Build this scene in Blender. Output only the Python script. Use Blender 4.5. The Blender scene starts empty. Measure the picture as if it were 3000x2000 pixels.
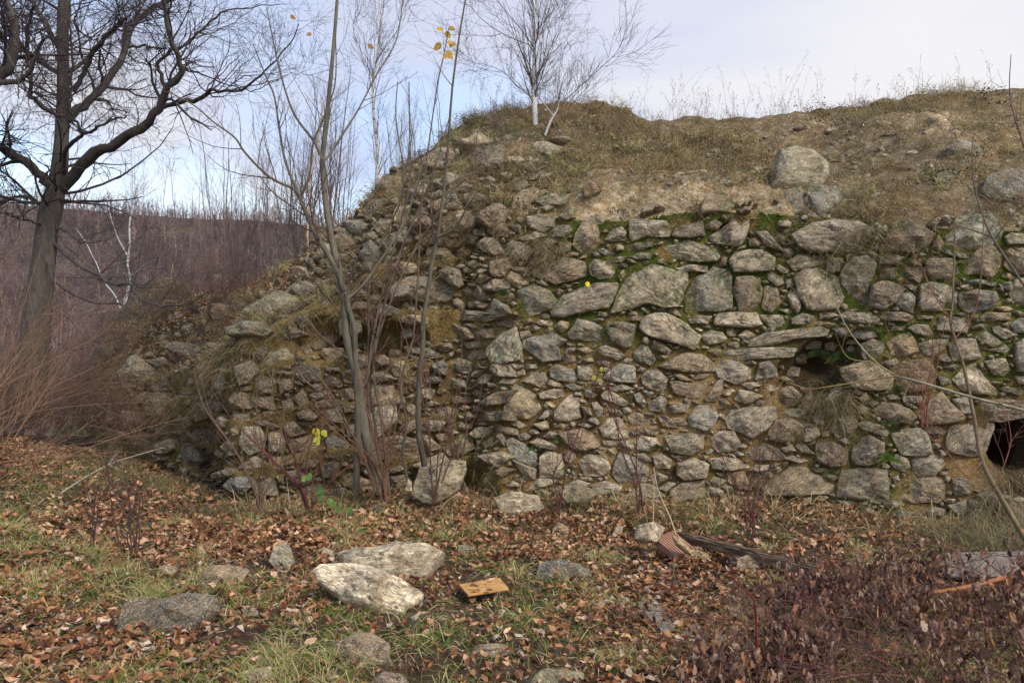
import bpy, math, random
import numpy as np
from mathutils import Vector
from mathutils.bvhtree import BVHTree

scene = bpy.context.scene
C = scene.collection
R = math.radians
rng = np.random.default_rng(11)
random.seed(5)

# ------------------------------------------------------------------ camera
CAMZ = 1.6
F = 2500.0            # focal length in photo pixels (3000 wide)
cam_d = bpy.data.cameras.new('camera')
cam = bpy.data.objects.new('camera', cam_d)
C.objects.link(cam)
cam.location = (0, 0, CAMZ)
cam.rotation_euler = (R(90), 0, 0)
cam_d.sensor_width = 36.0
cam_d.lens = 36.0 * F / 3000.0
cam_d.clip_start = 0.05
cam_d.clip_end = 3000
scene.camera = cam

# ------------------------------------------------------------------ world
SUN_EL, SUN_AZ = 40.0, 136.0       # azimuth clockwise from +Y: behind and right of the camera
world = bpy.data.worlds.new('World')
scene.world = world
world.use_nodes = True
nt = world.node_tree
nt.nodes.clear()
wo = nt.nodes.new('ShaderNodeOutputWorld')
bg = nt.nodes.new('ShaderNodeBackground')
bg.inputs['Strength'].default_value = 0.67
sky = nt.nodes.new('ShaderNodeTexSky')
sky.sky_type = 'NISHITA'
sky.sun_disc = False
sky.sun_elevation = R(SUN_EL)
sky.sun_rotation = R(SUN_AZ)
sky.air_density = 1.0
sky.dust_density = 1.0
skm = nt.nodes.new('ShaderNodeVectorMath'); skm.operation = 'SCALE'
skm.inputs['Scale'].default_value = 0.32
nt.links.new(sky.outputs[0], skm.inputs[0])
tc = nt.nodes.new('ShaderNodeTexCoord')
sep = nt.nodes.new('ShaderNodeSeparateXYZ')
nt.links.new(tc.outputs['Generated'], sep.inputs[0])
zz = nt.nodes.new('ShaderNodeMath'); zz.operation = 'MAXIMUM'
nt.links.new(sep.outputs['Z'], zz.inputs[0]); zz.inputs[1].default_value = 0.0
za = nt.nodes.new('ShaderNodeMath'); za.operation = 'ADD'
nt.links.new(zz.outputs[0], za.inputs[0]); za.inputs[1].default_value = 0.22
dv = nt.nodes.new('ShaderNodeVectorMath'); dv.operation = 'DIVIDE'
cz = nt.nodes.new('ShaderNodeCombineXYZ')
for i in range(3):
    nt.links.new(za.outputs[0], cz.inputs[i])
nt.links.new(tc.outputs['Generated'], dv.inputs[0])
nt.links.new(cz.outputs[0], dv.inputs[1])
def wnoise(scale, detail, off, stretch=(1, 1, 1), dist=0.4):
    mp = nt.nodes.new('ShaderNodeMapping')
    mp.inputs['Location'].default_value = off
    mp.inputs['Scale'].default_value = stretch
    nt.links.new(dv.outputs[0], mp.inputs[0])
    n = nt.nodes.new('ShaderNodeTexNoise')
    n.inputs['Scale'].default_value = scale
    n.inputs['Detail'].default_value = detail
    n.inputs['Roughness'].default_value = 0.5
    n.inputs['Distortion'].default_value = dist
    nt.links.new(mp.outputs[0], n.inputs['Vector'])
    return n
def wramp(src, p0, c0, p1, c1):
    r = nt.nodes.new('ShaderNodeValToRGB')
    r.color_ramp.interpolation = 'EASE'
    r.color_ramp.elements[0].position = p0; r.color_ramp.elements[0].color = c0
    r.color_ramp.elements[1].position = p1; r.color_ramp.elements[1].color = c1
    nt.links.new(src, r.inputs[0])
    return r
n1 = wnoise(0.9, 4, (3.3, 1.4, 0), (1.0, 0.7, 1))
n2 = wnoise(0.75, 4, (7.35, 2.1, 0), (1.0, 0.8, 1))
hz = wramp(sep.outputs['Z'], 0.02, (0.46, 0.57, 0.93, 1), 0.30, (0.72, 0.78, 1.0, 1))
clr = nt.nodes.new('ShaderNodeMix'); clr.data_type = 'RGBA'
clf = wramp(n1.outputs['Fac'], 0.36, (0, 0, 0, 1), 0.60, (1, 1, 1, 1))
nt.links.new(clf.outputs[0], clr.inputs['Factor'])
nt.links.new(hz.outputs[0], clr.inputs['A'])
clr.inputs['B'].default_value = (1.0, 0.99, 1.02, 1)
cov = wramp(n2.outputs['Fac'], 0.36, (0.12, 0.12, 0.12, 1), 0.60, (1, 1, 1, 1))
# cloud cover thickens towards the right of the view
g = nt.nodes.new('ShaderNodeMapRange')
g.inputs['From Min'].default_value = -0.50; g.inputs['From Max'].default_value = 0.1
g.inputs['To Min'].default_value = 0.0; g.inputs['To Max'].default_value = 0.55
nt.links.new(sep.outputs['X'], g.inputs['Value'])
ad = nt.nodes.new('ShaderNodeMath'); ad.operation = 'ADD'; ad.use_clamp = True
nt.links.new(cov.outputs[0], ad.inputs[0]); nt.links.new(g.outputs[0], ad.inputs[1])
mx = nt.nodes.new('ShaderNodeMix'); mx.data_type = 'RGBA'
nt.links.new(ad.outputs[0], mx.inputs['Factor'])
nt.links.new(skm.outputs[0], mx.inputs['A'])
nt.links.new(clr.outputs['Result'], mx.inputs['B'])
nt.links.new(mx.outputs['Result'], bg.inputs['Color'])
nt.links.new(bg.outputs[0], wo.inputs[0])

sun_d = bpy.data.lights.new('sun', 'SUN')
sun_d.energy = 2.5
sun_d.angle = R(20)
sun_d.color = (1.0, 0.96, 0.90)
sun = bpy.data.objects.new('sun', sun_d)
C.objects.link(sun)
az = R(SUN_AZ)
sdir = Vector((math.sin(az) * math.cos(R(SUN_EL)), math.cos(az) * math.cos(R(SUN_EL)), math.sin(R(SUN_EL))))
sun.rotation_euler = (-sdir).to_track_quat('-Z', 'Y').to_euler()

vs = scene.view_settings
vs.view_transform = 'Standard'
vs.look = 'None'
vs.exposure = 0.44
vs.gamma = 1.0
vs.use_curve_mapping = False

# ------------------------------------------------------------------ numpy helpers
def _h(ix, iy, iz, seed):
    n = (ix * 73856093) ^ (iy * 19349663) ^ (iz * 83492791) ^ (seed * 2654435761 & 0x7fffffff)
    n = n & 0x7fffffff
    n = (n ^ (n >> 13)) * 1274126177 & 0x7fffffff
    n = (n ^ (n >> 16)) & 0xffff
    return n / 32767.5 - 1.0

def vnoise(p, seed=0):
    p = np.asarray(p, float)
    i = np.floor(p).astype(np.int64)
    f = p - i
    f = f * f * (3 - 2 * f)
    out = 0
    for dx in (0, 1):
        wx = f[..., 0] if dx else 1 - f[..., 0]
        for dy in (0, 1):
            wy = f[..., 1] if dy else 1 - f[..., 1]
            for dz in (0, 1):
                wz = f[..., 2] if dz else 1 - f[..., 2]
                out = out + wx * wy * wz * _h(i[..., 0] + dx, i[..., 1] + dy, i[..., 2] + dz, seed)
    return out

def fbm(p, octv=4, seed=0, gain=0.5):
    a, s, o = 1.0, 0.0, 1.0
    p = np.asarray(p, float)
    for k in range(octv):
        s = s + a * vnoise(p * o, seed + 17 * k)
        a *= gain; o *= 2.03
    return s

def norm(v):
    return v / np.maximum(np.linalg.norm(v, axis=-1, keepdims=True), 1e-9)

def at(px, py, Y):
    return np.array([(px - 1500) / F * Y, Y, CAMZ - (py - 1000) / F * Y])

def mesh_np(name, V, quads=None, tris=None, mat=None, attrs=None, smooth=False):
    me = bpy.data.meshes.new(name)
    V = np.asarray(V, np.float32).reshape(-1, 3)
    parts, tot = [], []
    if quads is not None and len(quads):
        q = np.asarray(quads, np.int32); parts.append(q.ravel()); tot.append(np.full(len(q), 4, np.int32))
    if tris is not None and len(tris):
        t = np.asarray(tris, np.int32); parts.append(t.ravel()); tot.append(np.full(len(t), 3, np.int32))
    loops = np.concatenate(parts); tot = np.concatenate(tot)
    me.vertices.add(len(V)); me.vertices.foreach_set('co', V.ravel())
    me.loops.add(len(loops)); me.loops.foreach_set('vertex_index', loops)
    me.polygons.add(len(tot))
    st = np.concatenate([[0], np.cumsum(tot)[:-1]]).astype(np.int32)
    me.polygons.foreach_set('loop_start', st)
    me.polygons.foreach_set('loop_total', tot)
    me.polygons.foreach_set('use_smooth', np.full(len(tot), bool(smooth)))
    if attrs:
        for k, a in attrs.items():
            a = np.asarray(a, np.float32)
            if a.ndim == 1:
                at_ = me.attributes.new(k, 'FLOAT', 'POINT'); at_.data.foreach_set('value', a)
            else:
                at_ = me.attributes.new(k, 'FLOAT_VECTOR', 'POINT'); at_.data.foreach_set('vector', a.ravel())
    me.update(calc_edges=True)
    if mat: me.materials.append(mat)
    return me

def link(name, me, parent=None, label=None, cat=None, group=None, kind=None, loc=None):
    o = bpy.data.objects.new(name, me)
    C.objects.link(o)
    if parent is not None: o.parent = parent
    if loc is not None: o.location = loc
    if label: o['label'] = label
    if cat: o['category'] = cat
    if group: o['group'] = group
    if kind: o['kind'] = kind
    return o

def recentre(me, loc):
    co = np.empty(len(me.vertices) * 3, np.float32)
    me.vertices.foreach_get('co', co)
    co = co.reshape(-1, 3) - np.asarray(loc, np.float32)
    me.vertices.foreach_set('co', co.ravel())
    me.update()

def empty(name, loc, label, cat, group=None):
    return link(name, None, label=label, cat=cat, group=group, loc=tuple(float(v) for v in loc))

# ------------------------------------------------------------------ materials
class NG:
    """tiny node helper"""
    def __init__(s, name):
        s.m = bpy.data.materials.new(name); s.m.use_nodes = True
        s.t = s.m.node_tree; s.b = s.t.nodes['Principled BSDF']
        s.b.inputs['Specular IOR Level'].default_value = 0.25
    def n(s, ty, **kw):
        x = s.t.nodes.new(ty)
        for k, v in kw.items(): setattr(x, k, v)
        return x
    def l(s, a, b): s.t.links.new(a, b)
    def attr(s, nm):
        a = s.n('ShaderNodeAttribute'); a.attribute_name = nm; return a
    def noise(s, vec, sc, det=5, rough=0.6, dist=0.0, stretch=None):
        if stretch is not None:
            mp = s.n('ShaderNodeMapping'); mp.inputs['Scale'].default_value = stretch
            s.l(vec, mp.inputs[0]); vec = mp.outputs[0]
        x = s.n('ShaderNodeTexNoise')
        x.inputs['Scale'].default_value = sc; x.inputs['Detail'].default_value = det
        x.inputs['Roughness'].default_value = rough; x.inputs['Distortion'].default_value = dist
        s.l(vec, x.inputs['Vector']); return x.outputs['Fac']
    def voro(s, vec, sc, feat='F1', out='Distance', stretch=None):
        if stretch is not None:
            mp = s.n('ShaderNodeMapping'); mp.inputs['Scale'].default_value = stretch
            s.l(vec, mp.inputs[0]); vec = mp.outputs[0]
        x = s.n('ShaderNodeTexVoronoi'); x.feature = feat
        x.inputs['Scale'].default_value = sc
        s.l(vec, x.inputs['Vector']); return x.outputs[out]
    def ramp(s, fac, *els):
        r = s.n('ShaderNodeValToRGB')
        while len(r.color_ramp.elements) < len(els): r.color_ramp.elements.new(0.5)
        for e, (p, c) in zip(r.color_ramp.elements, els):
            e.position = p
            e.color = (c, c, c, 1) if isinstance(c, (int, float)) else (*c, 1)
        s.l(fac, r.inputs[0]); return r.outputs[0]
    def mix(s, fac, a, b, mode='MIX'):
        x = s.n('ShaderNodeMix'); x.data_type = 'RGBA'; x.blend_type = mode
        for key, v in (('Factor', fac), ('A', a), ('B', b)):
            if isinstance(v, (int, float)): x.inputs[key].default_value = v
            elif isinstance(v, tuple): x.inputs[key].default_value = (*v, 1)
            else: s.l(v, x.inputs[key])
        return x.outputs['Result']
    def math(s, op, a, b=None, clamp=False):
        x = s.n('ShaderNodeMath'); x.operation = op; x.use_clamp = clamp
        for i, v in enumerate((a, b)):
            if v is None: continue
            if isinstance(v, (int, float)): x.inputs[i].default_value = v
            else: s.l(v, x.inputs[i])
        return x.outputs[0]
    def bump(s, h, strength, dist, prev=None):
        x = s.n('ShaderNodeBump'); x.inputs['Strength'].default_value = strength
        x.inputs['Distance'].default_value = dist
        s.l(h, x.inputs['Height'])
        if prev is not None: s.l(prev, x.inputs['Normal'])
        return x.outputs[0]
    def done(s, col, rough=0.9, nrm=None):
        if isinstance(col, tuple): s.b.inputs['Base Color'].default_value = (*col, 1)
        else: s.l(col, s.b.inputs['Base Color'])
        s.b.inputs['Roughness'].default_value = rough
        if nrm is not None: s.l(nrm, s.b.inputs['Normal'])
        return s.m

def rock_material():
    s = NG('schist_rock')
    tint = s.attr('tint').outputs['Vector']; rc = s.attr('rc').outputs['Vector']
    low = s.noise(rc, 2.6, 4, 0.6, 0.5)
    stri = s.noise(rc, 7, 6, 0.72, 0.8, stretch=(0.35, 2.6, 1.0))
    stri2 = s.noise(rc, 20, 5, 0.75, 0.6, stretch=(0.3, 2.4, 1.2))
    fine = s.noise(rc, 48, 5, 0.8)
    c = s.mix(1.0, s.mix(1.0, tint, (1.42, 1.28, 1.08), 'MULTIPLY'), s.ramp(low, (0.3, 0.60), (0.7, 1.40)), 'MULTIPLY')
    c = s.mix(1.0, c, s.ramp(stri, (0.32, 0.30), (0.48, 0.92), (0.68, 1.7)), 'MULTIPLY')
    c = s.mix(1.0, c, s.ramp(stri2, (0.35, 0.40), (0.5, 0.95), (0.64, 1.55)), 'MULTIPLY')
    # rusty iron staining
    rust = s.noise(rc, 3.4, 5, 0.7, 0.8)
    c = s.mix(s.ramp(rust, (0.46, 0.0), (0.60, 0.75)), c, (0.30, 0.175, 0.080))
    # dark algae blotches
    dk = s.noise(rc, 5.2, 6, 0.75, 0.3)
    c = s.mix(s.ramp(dk, (0.36, 0.8), (0.48, 0.0)), c, (0.042, 0.036, 0.026))
    # pale lichen specks
    li = s.noise(rc, 30, 6, 0.85, 0.2)
    lm = s.noise(rc, 4.2, 3, 0.6)
    c = s.mix(s.math('MULTIPLY', s.ramp(li, (0.50, 0.0), (0.59, 1.0)), s.ramp(lm, (0.32, 0.25), (0.58, 1.0))), c, (0.68, 0.62, 0.50))
    c = s.mix(1.0, c, s.ramp(fine, (0.33, 0.6), (0.64, 1.3)), 'MULTIPLY')
    # moss creeping over the upper edges
    mo = s.attr('moss').outputs['Fac']
    mn = s.noise(rc, 9, 5, 0.7)
    mm = s.math('MULTIPLY', mo, s.ramp(mn, (0.40, 0.0), (0.54, 1.0)))
    c = s.mix(mm, c, (0.060, 0.082, 0.014))
    vf = s.voro(rc, 1.7, stretch=(0.6, 1.7, 1.0))
    vg = s.voro(rc, 5.5, stretch=(0.6, 1.6, 1.0))
    b = s.bump(vf, 0.9, 0.075)
    b = s.bump(vg, 0.8, 0.022, b)
    b = s.bump(stri, 0.9, 0.026, b)
    b = s.bump(stri2, 0.9, 0.014, b)
    b = s.bump(fine, 0.8, 0.006, b)
    return s.done(c, 0.88, b)

def mortar_material():
    s = NG('earth_mortar')
    g = s.n('ShaderNodeNewGeometry').outputs['Position']
    a = s.noise(g, 2.2, 5, 0.65, 0.5)
    f = s.noise(g, 30, 6, 0.8)
    v = s.voro(g, 42)
    v2 = s.voro(g, 90)
    c = s.ramp(a, (0.30, (0.040, 0.028, 0.016)), (0.42, (0.15, 0.088, 0.034)), (0.54, (0.32, 0.19, 0.068)), (0.70, (0.42, 0.29, 0.15)))
    c = s.mix(1.0, c, s.ramp(f, (0.3, 0.45), (0.7, 1.5)), 'MULTIPLY')
    peb = s.math('MULTIPLY', s.ramp(v, (0.22, 1.0), (0.34, 0.0)), s.ramp(s.noise(g, 7, 3), (0.46, 0.0), (0.58, 1.0)))
    c = s.mix(peb, c, (0.46, 0.38, 0.26))
    mo = s.attr('moss').outputs['Fac']
    mn = s.noise(g, 4.5, 5, 0.7, 0.3)
    mm = s.math('MULTIPLY', mo, s.ramp(mn, (0.36, 0.0), (0.52, 1.0)))
    mcol = s.ramp(s.noise(g, 60, 4, 0.8), (0.3, (0.030, 0.045, 0.006)), (0.55, (0.085, 0.115, 0.012)), (0.75, (0.15, 0.18, 0.022)))
    c = s.mix(mm, c, mcol)
    c = s.mix(s.attr('darken').outputs['Fac'], c, (0.060, 0.042, 0.024))  # shade of the hollows goes into the mortar colour here
    b = s.bump(f, 1.0, 0.03)
    b = s.bump(v, 0.7, -0.012, b)
    b = s.bump(v2, 0.6, -0.006, b)
    return s.done(c, 0.95, b)

def soil_material():
    s = NG('slope_soil')
    g = s.n('ShaderNodeNewGeometry').outputs['Position']
    a = s.noise(g, 1.4, 5, 0.65, 0.6)
    f = s.noise(g, 26, 6, 0.8)
    v = s.voro(g, 30)
    vc = s.voro(g, 30, out='Color')
    c = s.ramp(a, (0.34, (0.028, 0.022, 0.014)), (0.46, (0.075, 0.055, 0.030)), (0.56, (0.20, 0.125, 0.052)), (0.70, (0.075, 0.070, 0.030)))
    gr = s.attr('gravel').outputs['Fac']
    gn = s.noise(g, 3.2, 5, 0.7, 0.3)
    gm = s.math('MULTIPLY', gr, s.ramp(gn, (0.30, 0.1), (0.5, 1.0)), clamp=True)
    gc = s.ramp(s.noise(g, 12, 5, 0.7), (0.34, (0.32, 0.185, 0.07)), (0.5, (0.52, 0.37, 0.20)), (0.64, (0.74, 0.61, 0.45)))
    c = s.mix(gm, c, gc)
    c = s.mix(1.0, c, s.ramp(f, (0.3, 0.5), (0.7, 1.5)), 'MULTIPLY')
    peb = s.math('MULTIPLY', s.ramp(v, (0.20, 1.0), (0.33, 0.0)), s.ramp(vc, (0.45, 0.0), (0.6, 0.75)))
    c = s.mix(peb, c, (0.52, 0.43, 0.31))
    mo = s.attr('moss').outputs['Fac']
    mn = s.noise(g, 3.4, 5, 0.7, 0.3)
    mm = s.math('MULTIPLY', mo, s.ramp(mn, (0.47, 0.0), (0.60, 0.9)))
    c = s.mix(mm, c, (0.065, 0.090, 0.014))
    c = s.mix(s.attr('darken').outputs['Fac'], c, s.ramp(f, (0.35, (0.022, 0.015, 0.010)), (0.65, (0.085, 0.055, 0.032))))  # darker soil tones where the mask is set
    b = s.bump(f, 1.0, 0.035)
    b = s.bump(v, 0.7, -0.015, b)
    return s.done(c, 0.95, b)

def ground_material():
    s = NG('leafy_soil')
    g = s.n('ShaderNodeNewGeometry').outputs['Position']
    a = s.noise(g, 1.8, 6, 0.7, 0.5)
    f = s.noise(g, 24, 6, 0.8)
    v = s.voro(g, 17, stretch=(1.0, 1.0, 1.0))
    vc = s.voro(g, 17, out='Color')
    c = s.ramp(a, (0.32, (0.028, 0.021, 0.012)), (0.5, (0.065, 0.045, 0.024)), (0.66, (0.050, 0.060, 0.016)))
    lf = s.ramp(vc, (0.2, (0.10, 0.045, 0.022)), (0.5, (0.20, 0.10, 0.055)), (0.8, (0.28, 0.19, 0.13)))
    c = s.mix(0.35, c, lf)
    c = s.mix(1.0, c, s.ramp(f, (0.3, 0.4), (0.7, 1.4)), 'MULTIPLY')
    b = s.bump(f, 1.0, 0.03)
    b = s.bump(v, 0.6, -0.02, b)
    return s.done(c, 0.95, b)

def hill_material():
    s = NG('winter_hillside')
    g = s.n('ShaderNodeNewGeometry').outputs['Position']
    a = s.noise(g, 0.05, 6, 0.7, 0.5)
    f = s.noise(g, 0.9, 6, 0.8)
    c = s.ramp(a, (0.3, (0.060, 0.043, 0.038)), (0.5, (0.095, 0.068, 0.058)), (0.7, (0.14, 0.105, 0.075)))
    c = s.mix(1.0, c, s.ramp(f, (0.3, 0.35), (0.7, 1.7)), 'MULTIPLY')
    return s.done(c, 1.0, s.bump(f, 1.0, 0.6))

def col_material(name, rough=0.85, noise_sc=40, amt=(0.6, 1.35), bumpd=0.003, trans=0.0, sheen=0):
    """plain material whose colour comes from the 'tint' attribute"""
    s = NG(name)
    g = s.n('ShaderNodeTexCoord').outputs['Object']
    f = s.noise(g, noise_sc, 4, 0.7)
    c = s.mix(1.0, s.attr('tint').outputs['Vector'], s.ramp(f, (0.3, amt[0]), (0.7, amt[1])), 'MULTIPLY')
    nrm = s.bump(f, 0.6, bumpd)
    m = s.done(c, rough, nrm)
    if trans:
        tr = s.n('ShaderNodeBsdfTranslucent'); s.l(c, tr.inputs['Color'])
        ms = s.n('ShaderNodeMixShader'); ms.inputs[0].default_value = trans
        s.l(s.b.outputs[0], ms.inputs[1]); s.l(tr.outputs[0], ms.inputs[2])
        out = [n for n in s.t.nodes if n.type == 'OUTPUT_MATERIAL'][0]
        s.l(ms.outputs[0], out.inputs['Surface'])
    return m

def birch_material():
    s = NG('birch_bark')
    g = s.n('ShaderNodeTexCoord').outputs['Object']
    band = s.noise(g, 9, 4, 0.7, 0.3, stretch=(1.0, 1.0, 3.2))
    f = s.noise(g, 60, 4, 0.7, stretch=(1, 1, 2))
    c = s.mix(s.ramp(band, (0.60, 0.0), (0.66, 1.0)), s.attr('tint').outputs['Vector'], (0.05, 0.04, 0.035))
    c = s.mix(1.0, c, s.ramp(f, (0.3, 0.65), (0.6, 1.1)), 'MULTIPLY')
    return s.done(c, 0.75, s.bump(band, 0.5, 0.004))

def bark_material(name='tree_bark'):
    s = NG(name)
    g = s.n('ShaderNodeTexCoord').outputs['Object']
    band = s.noise(g, 14, 6, 0.75, 0.5, stretch=(1.0, 1.0, 0.35))
    bl = s.noise(g, 4, 5, 0.7)
    c = s.mix(1.0, s.attr('tint').outputs['Vector'], s.ramp(band, (0.3, 0.5), (0.68, 1.5)), 'MULTIPLY')
    c = s.mix(s.ramp(bl, (0.56, 0.0), (0.70, 0.5)), c, (0.085, 0.10, 0.05))
    return s.done(c, 0.9, s.bump(band, 0.9, 0.012))

def wood_material(name, c0, c1, c2, sc=4.0, stretch=(1, 14, 14)):
    s = NG(name)
    g = s.n('ShaderNodeTexCoord').outputs['Object']
    f = s.noise(g, sc, 6, 0.7, 0.6, stretch=stretch)
    f2 = s.noise(g, 9, 5, 0.7)
    c = s.ramp(f, (0.3, c0), (0.5, c1), (0.7, c2))
    c = s.mix(1.0, c, s.ramp(f2, (0.3, 0.65), (0.65, 1.15)), 'MULTIPLY')
    return s.done(c, 0.85, s.bump(f, 0.6, 0.004))

M_rock = rock_material()
M_mortar = mortar_material()
M_soil = soil_material()
M_ground = ground_material()
M_hill = hill_material()
M_bark = bark_material()
M_birch = birch_material()
M_twig = col_material('twig_bark', 0.8)
M_leaf = col_material('dry_leaf', 0.7, 55, (0.5, 1.35), 0.003, 0.10)
M_grass = col_material('grass_blade', 0.8, 12, (0.7, 1.25), 0.001, 0.15)
M_far = col_material('far_twigs', 0.95, 0.2, (0.6, 1.4), 0.001)
# ------------------------------------------------------------------ the mound and wall surface
#        base               lip                 ridge
COLS = [
 ((-8.2, 15.5, -6.5), (-8.2, 15.9, -6.0), (-8.4, 17.5, -5.5)),
 ((-6.4, 12.6, -2.2), (-6.3, 12.8, -1.5), (-7.0, 14.4, -1.2)),
 ((-5.1, 10.6, 0.0), (-5.05, 10.8, 0.78), (-5.9, 12.2, 1.15)),
 ((-4.4, 10.05, 0.0), (-4.35, 10.25, 1.05), (-5.06, 11.6, 1.66)),
 ((-3.85, 9.6, 0.0), (-3.8, 9.8, 1.22), (-4.20, 11.2, 2.12)),
 ((-3.0, 8.95, 0.0), (-2.95, 9.1, 1.35), (-3.55, 11.3, 2.30)),
 ((-2.62, 8.25, 0.0), (-2.60, 8.50, 1.56), (-3.00, 11.5, 2.62)),
 ((-1.7, 8.35, 0.0), (-1.72, 8.72, 2.10), (-2.2, 11.0, 3.16)),
 ((-0.95, 8.45, 0.0), (-1.0, 8.80, 2.62), (-1.4, 11.0, 3.80)),
 ((-0.40, 8.50, 0.0), (-0.46, 8.74, 2.92), (-0.80, 11.0, 4.30)),
 ((-0.06, 8.02, 0.0), (-0.14, 8.52, 2.88), (-0.2, 11.0, 4.58)),
 ((1.0, 7.95, 0.0), (1.0, 8.15, 2.76), (0.8, 11.0, 4.60)),
 ((2.0, 7.85, 0.0), (2.0, 8.05, 2.82), (2.0, 11.0, 4.30)),
 ((3.0, 7.70, 0.0), (3.0, 7.90, 2.76), (3.2, 10.8, 4.48)),
 ((3.8, 7.50, 0.0), (3.8, 7.70, 2.66), (4.2, 10.5, 4.58)),
 ((5.2, 7.30, 0.0), (5.2, 7.50, 2.60), (5.8, 10.2, 4.58)),
 ((8.0, 7.20, 0.0), (8.0, 7.40, 2.70), (9.0, 10.0, 4.50)),
 ((12., 7.20, 0.0), (12., 7.40, 2.70), (13., 10.0, 4.30)),
]
COLS = np.array(COLS, float)       # (n,3,3)
def col_at(u):
    """catmull-rom through the columns, u in [0, n-1]"""
    u = np.asarray(u, float); n = len(COLS)
    i = np.clip(np.floor(u).astype(int), 0, n - 2); f = (u - i)[:, None, None]
    p0 = COLS[np.clip(i - 1, 0, n - 1)]; p1 = COLS[i]; p2 = COLS[i + 1]; p3 = COLS[np.clip(i + 2, 0, n - 1)]
    cr = 0.5 * ((2 * p1) + (-p0 + p2) * f + (2 * p0 - 5 * p1 + 4 * p2 - p3) * f ** 2 + (-p0 + 3 * p1 - 3 * p2 + p3) * f ** 3)
    li = p1 * (1 - f) + p2 * f
    return 0.35 * cr + 0.65 * li     # keeps the projecting corner crisp

def raw_surf(u, t):
    """t 0..1 wall face, 1..2 slope, 2..3 down behind"""
    c = col_at(u); t = np.asarray(t, float)[:, None]
    b, l, r = c[:, 0].copy(), c[:, 1], c[:, 2]
    b[:, 2] -= 0.35
    back = r + np.array([0.0, 4.0, -3.2])
    wall = b + (l - b) * np.clip(t, 0, 1)
    s = np.clip(t - 1, 0, 1)
    slope = l + (r - l) * s
    # convex shoulder
    slope[:, 2] += (0.16 * np.sin(np.pi * s[:, 0])) * np.clip((c[:, 2, 2] - 1.0) / 2, 0, 1)
    s2 = np.clip(t - 2, 0, 1)
    bk = r + (back - r) * s2
    bk[:, 2] += 0.5 * np.sin(np.pi * s2[:, 0]) * 0.6
    return np.where(t <= 1, wall, np.where(t <= 2, slope, bk))

RECESS = [  # x, z, rx, rz, depth
 (2.93, 1.46, 0.26, 0.16, 0.22), (2.70, 1.16, 0.28, 0.30, 0.24),
 (4.45, 0.72, 0.24, 0.26, 0.7), (4.85, 0.66, 0.40, 0.32, 0.8),
 (-1.30, 1.60, 0.42, 0.16, 0.22), (-1.9, 1.62, 0.25, 0.2, 0.18), (-3.35, 0.45, 0.22, 0.35, 0.25),
 (0.78, 1.05, 0.10, 0.06, 0.08), (2.0, 2.62, 0.04, 0.1, 0.15), (3.2, 1.62, 0.12, 0.08, 0.15), (2.72,2.9,.05,.15,.2)]
def disp(P, t, rubble=None):
    wallish = np.clip((1.15 - t) / 0.15, 0, 1)
    big = fbm(P * 0.9, 2, 3); mid = fbm(P * 3.5, 3, 9); fin = fbm(P * 14, 2, 21)
    ragged = np.clip((0.0 - P[:, 0]) / 0.6, 0, 1)
    saw = (P[:, 2] * 2.1 + 0.5 * vnoise(P * 1.1, 5)) % 1.0
    d = wallish * ragged * (0.13 * saw + 0.05 * big) + (0.09 + 0.05 * (1 - wallish)) * big + (0.05 - 0.034 * wallish) * mid + (0.016 - 0.004 * wallish) * fin
    if rubble is None: d = d - 0.002 * wallish
    for (x, z, rx, rz, dep) in RECESS:
        e = ((P[:, 0] - x) / rx) ** 2 + ((P[:, 2] - z) / rz) ** 2
        d = d - wallish * dep * np.clip(1.35 - e, 0, 1) ** 0.7
    return d

UMAX = len(COLS) - 1.0
us = np.concatenate([np.linspace(0, 2, 30)[:-1], np.linspace(2, 15, 560)[:-1], np.linspace(15, UMAX, 40)])
tw = np.linspace(0, 1, 104)
ts = np.concatenate([np.linspace(1, 2, 150), np.linspace(2, 3, 26)[1:]])
def surf_grid(us, tt, do_disp=True, rubble=None):
    U, T = np.meshgrid(us, tt, indexing='ij'); shp = U.shape
    P = raw_surf(U.ravel(), T.ravel())
    e = 0.02
    du = raw_surf(np.clip(U.ravel() + e, 0, UMAX), T.ravel()) - raw_surf(np.clip(U.ravel() - e, 0, UMAX), T.ravel())
    t1 = np.clip(T.ravel() + e, 0, 3); t0 = np.clip(T.ravel() - e, 0, 3)
    dt = raw_surf(U.ravel(), t1) - raw_surf(U.ravel(), t0)
    N = norm(np.cross(du, dt))
    if do_disp: Q = P + N * disp(P, T.ravel(), rubble)[:, None]
    else: Q = P
    return Q.reshape(*shp, 3), N.reshape(*shp, 3), T
def grid_quads(a, b):
    i = np.arange(a - 1)[:, None] * b + np.arange(b - 1)[None, :]
    i = i.ravel()
    return np.stack([i, i + b, i + b + 1, i + 1], 1)
GW, NW, TW = surf_grid(us, tw)
GS, NS, TS = surf_grid(us, ts)

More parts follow.
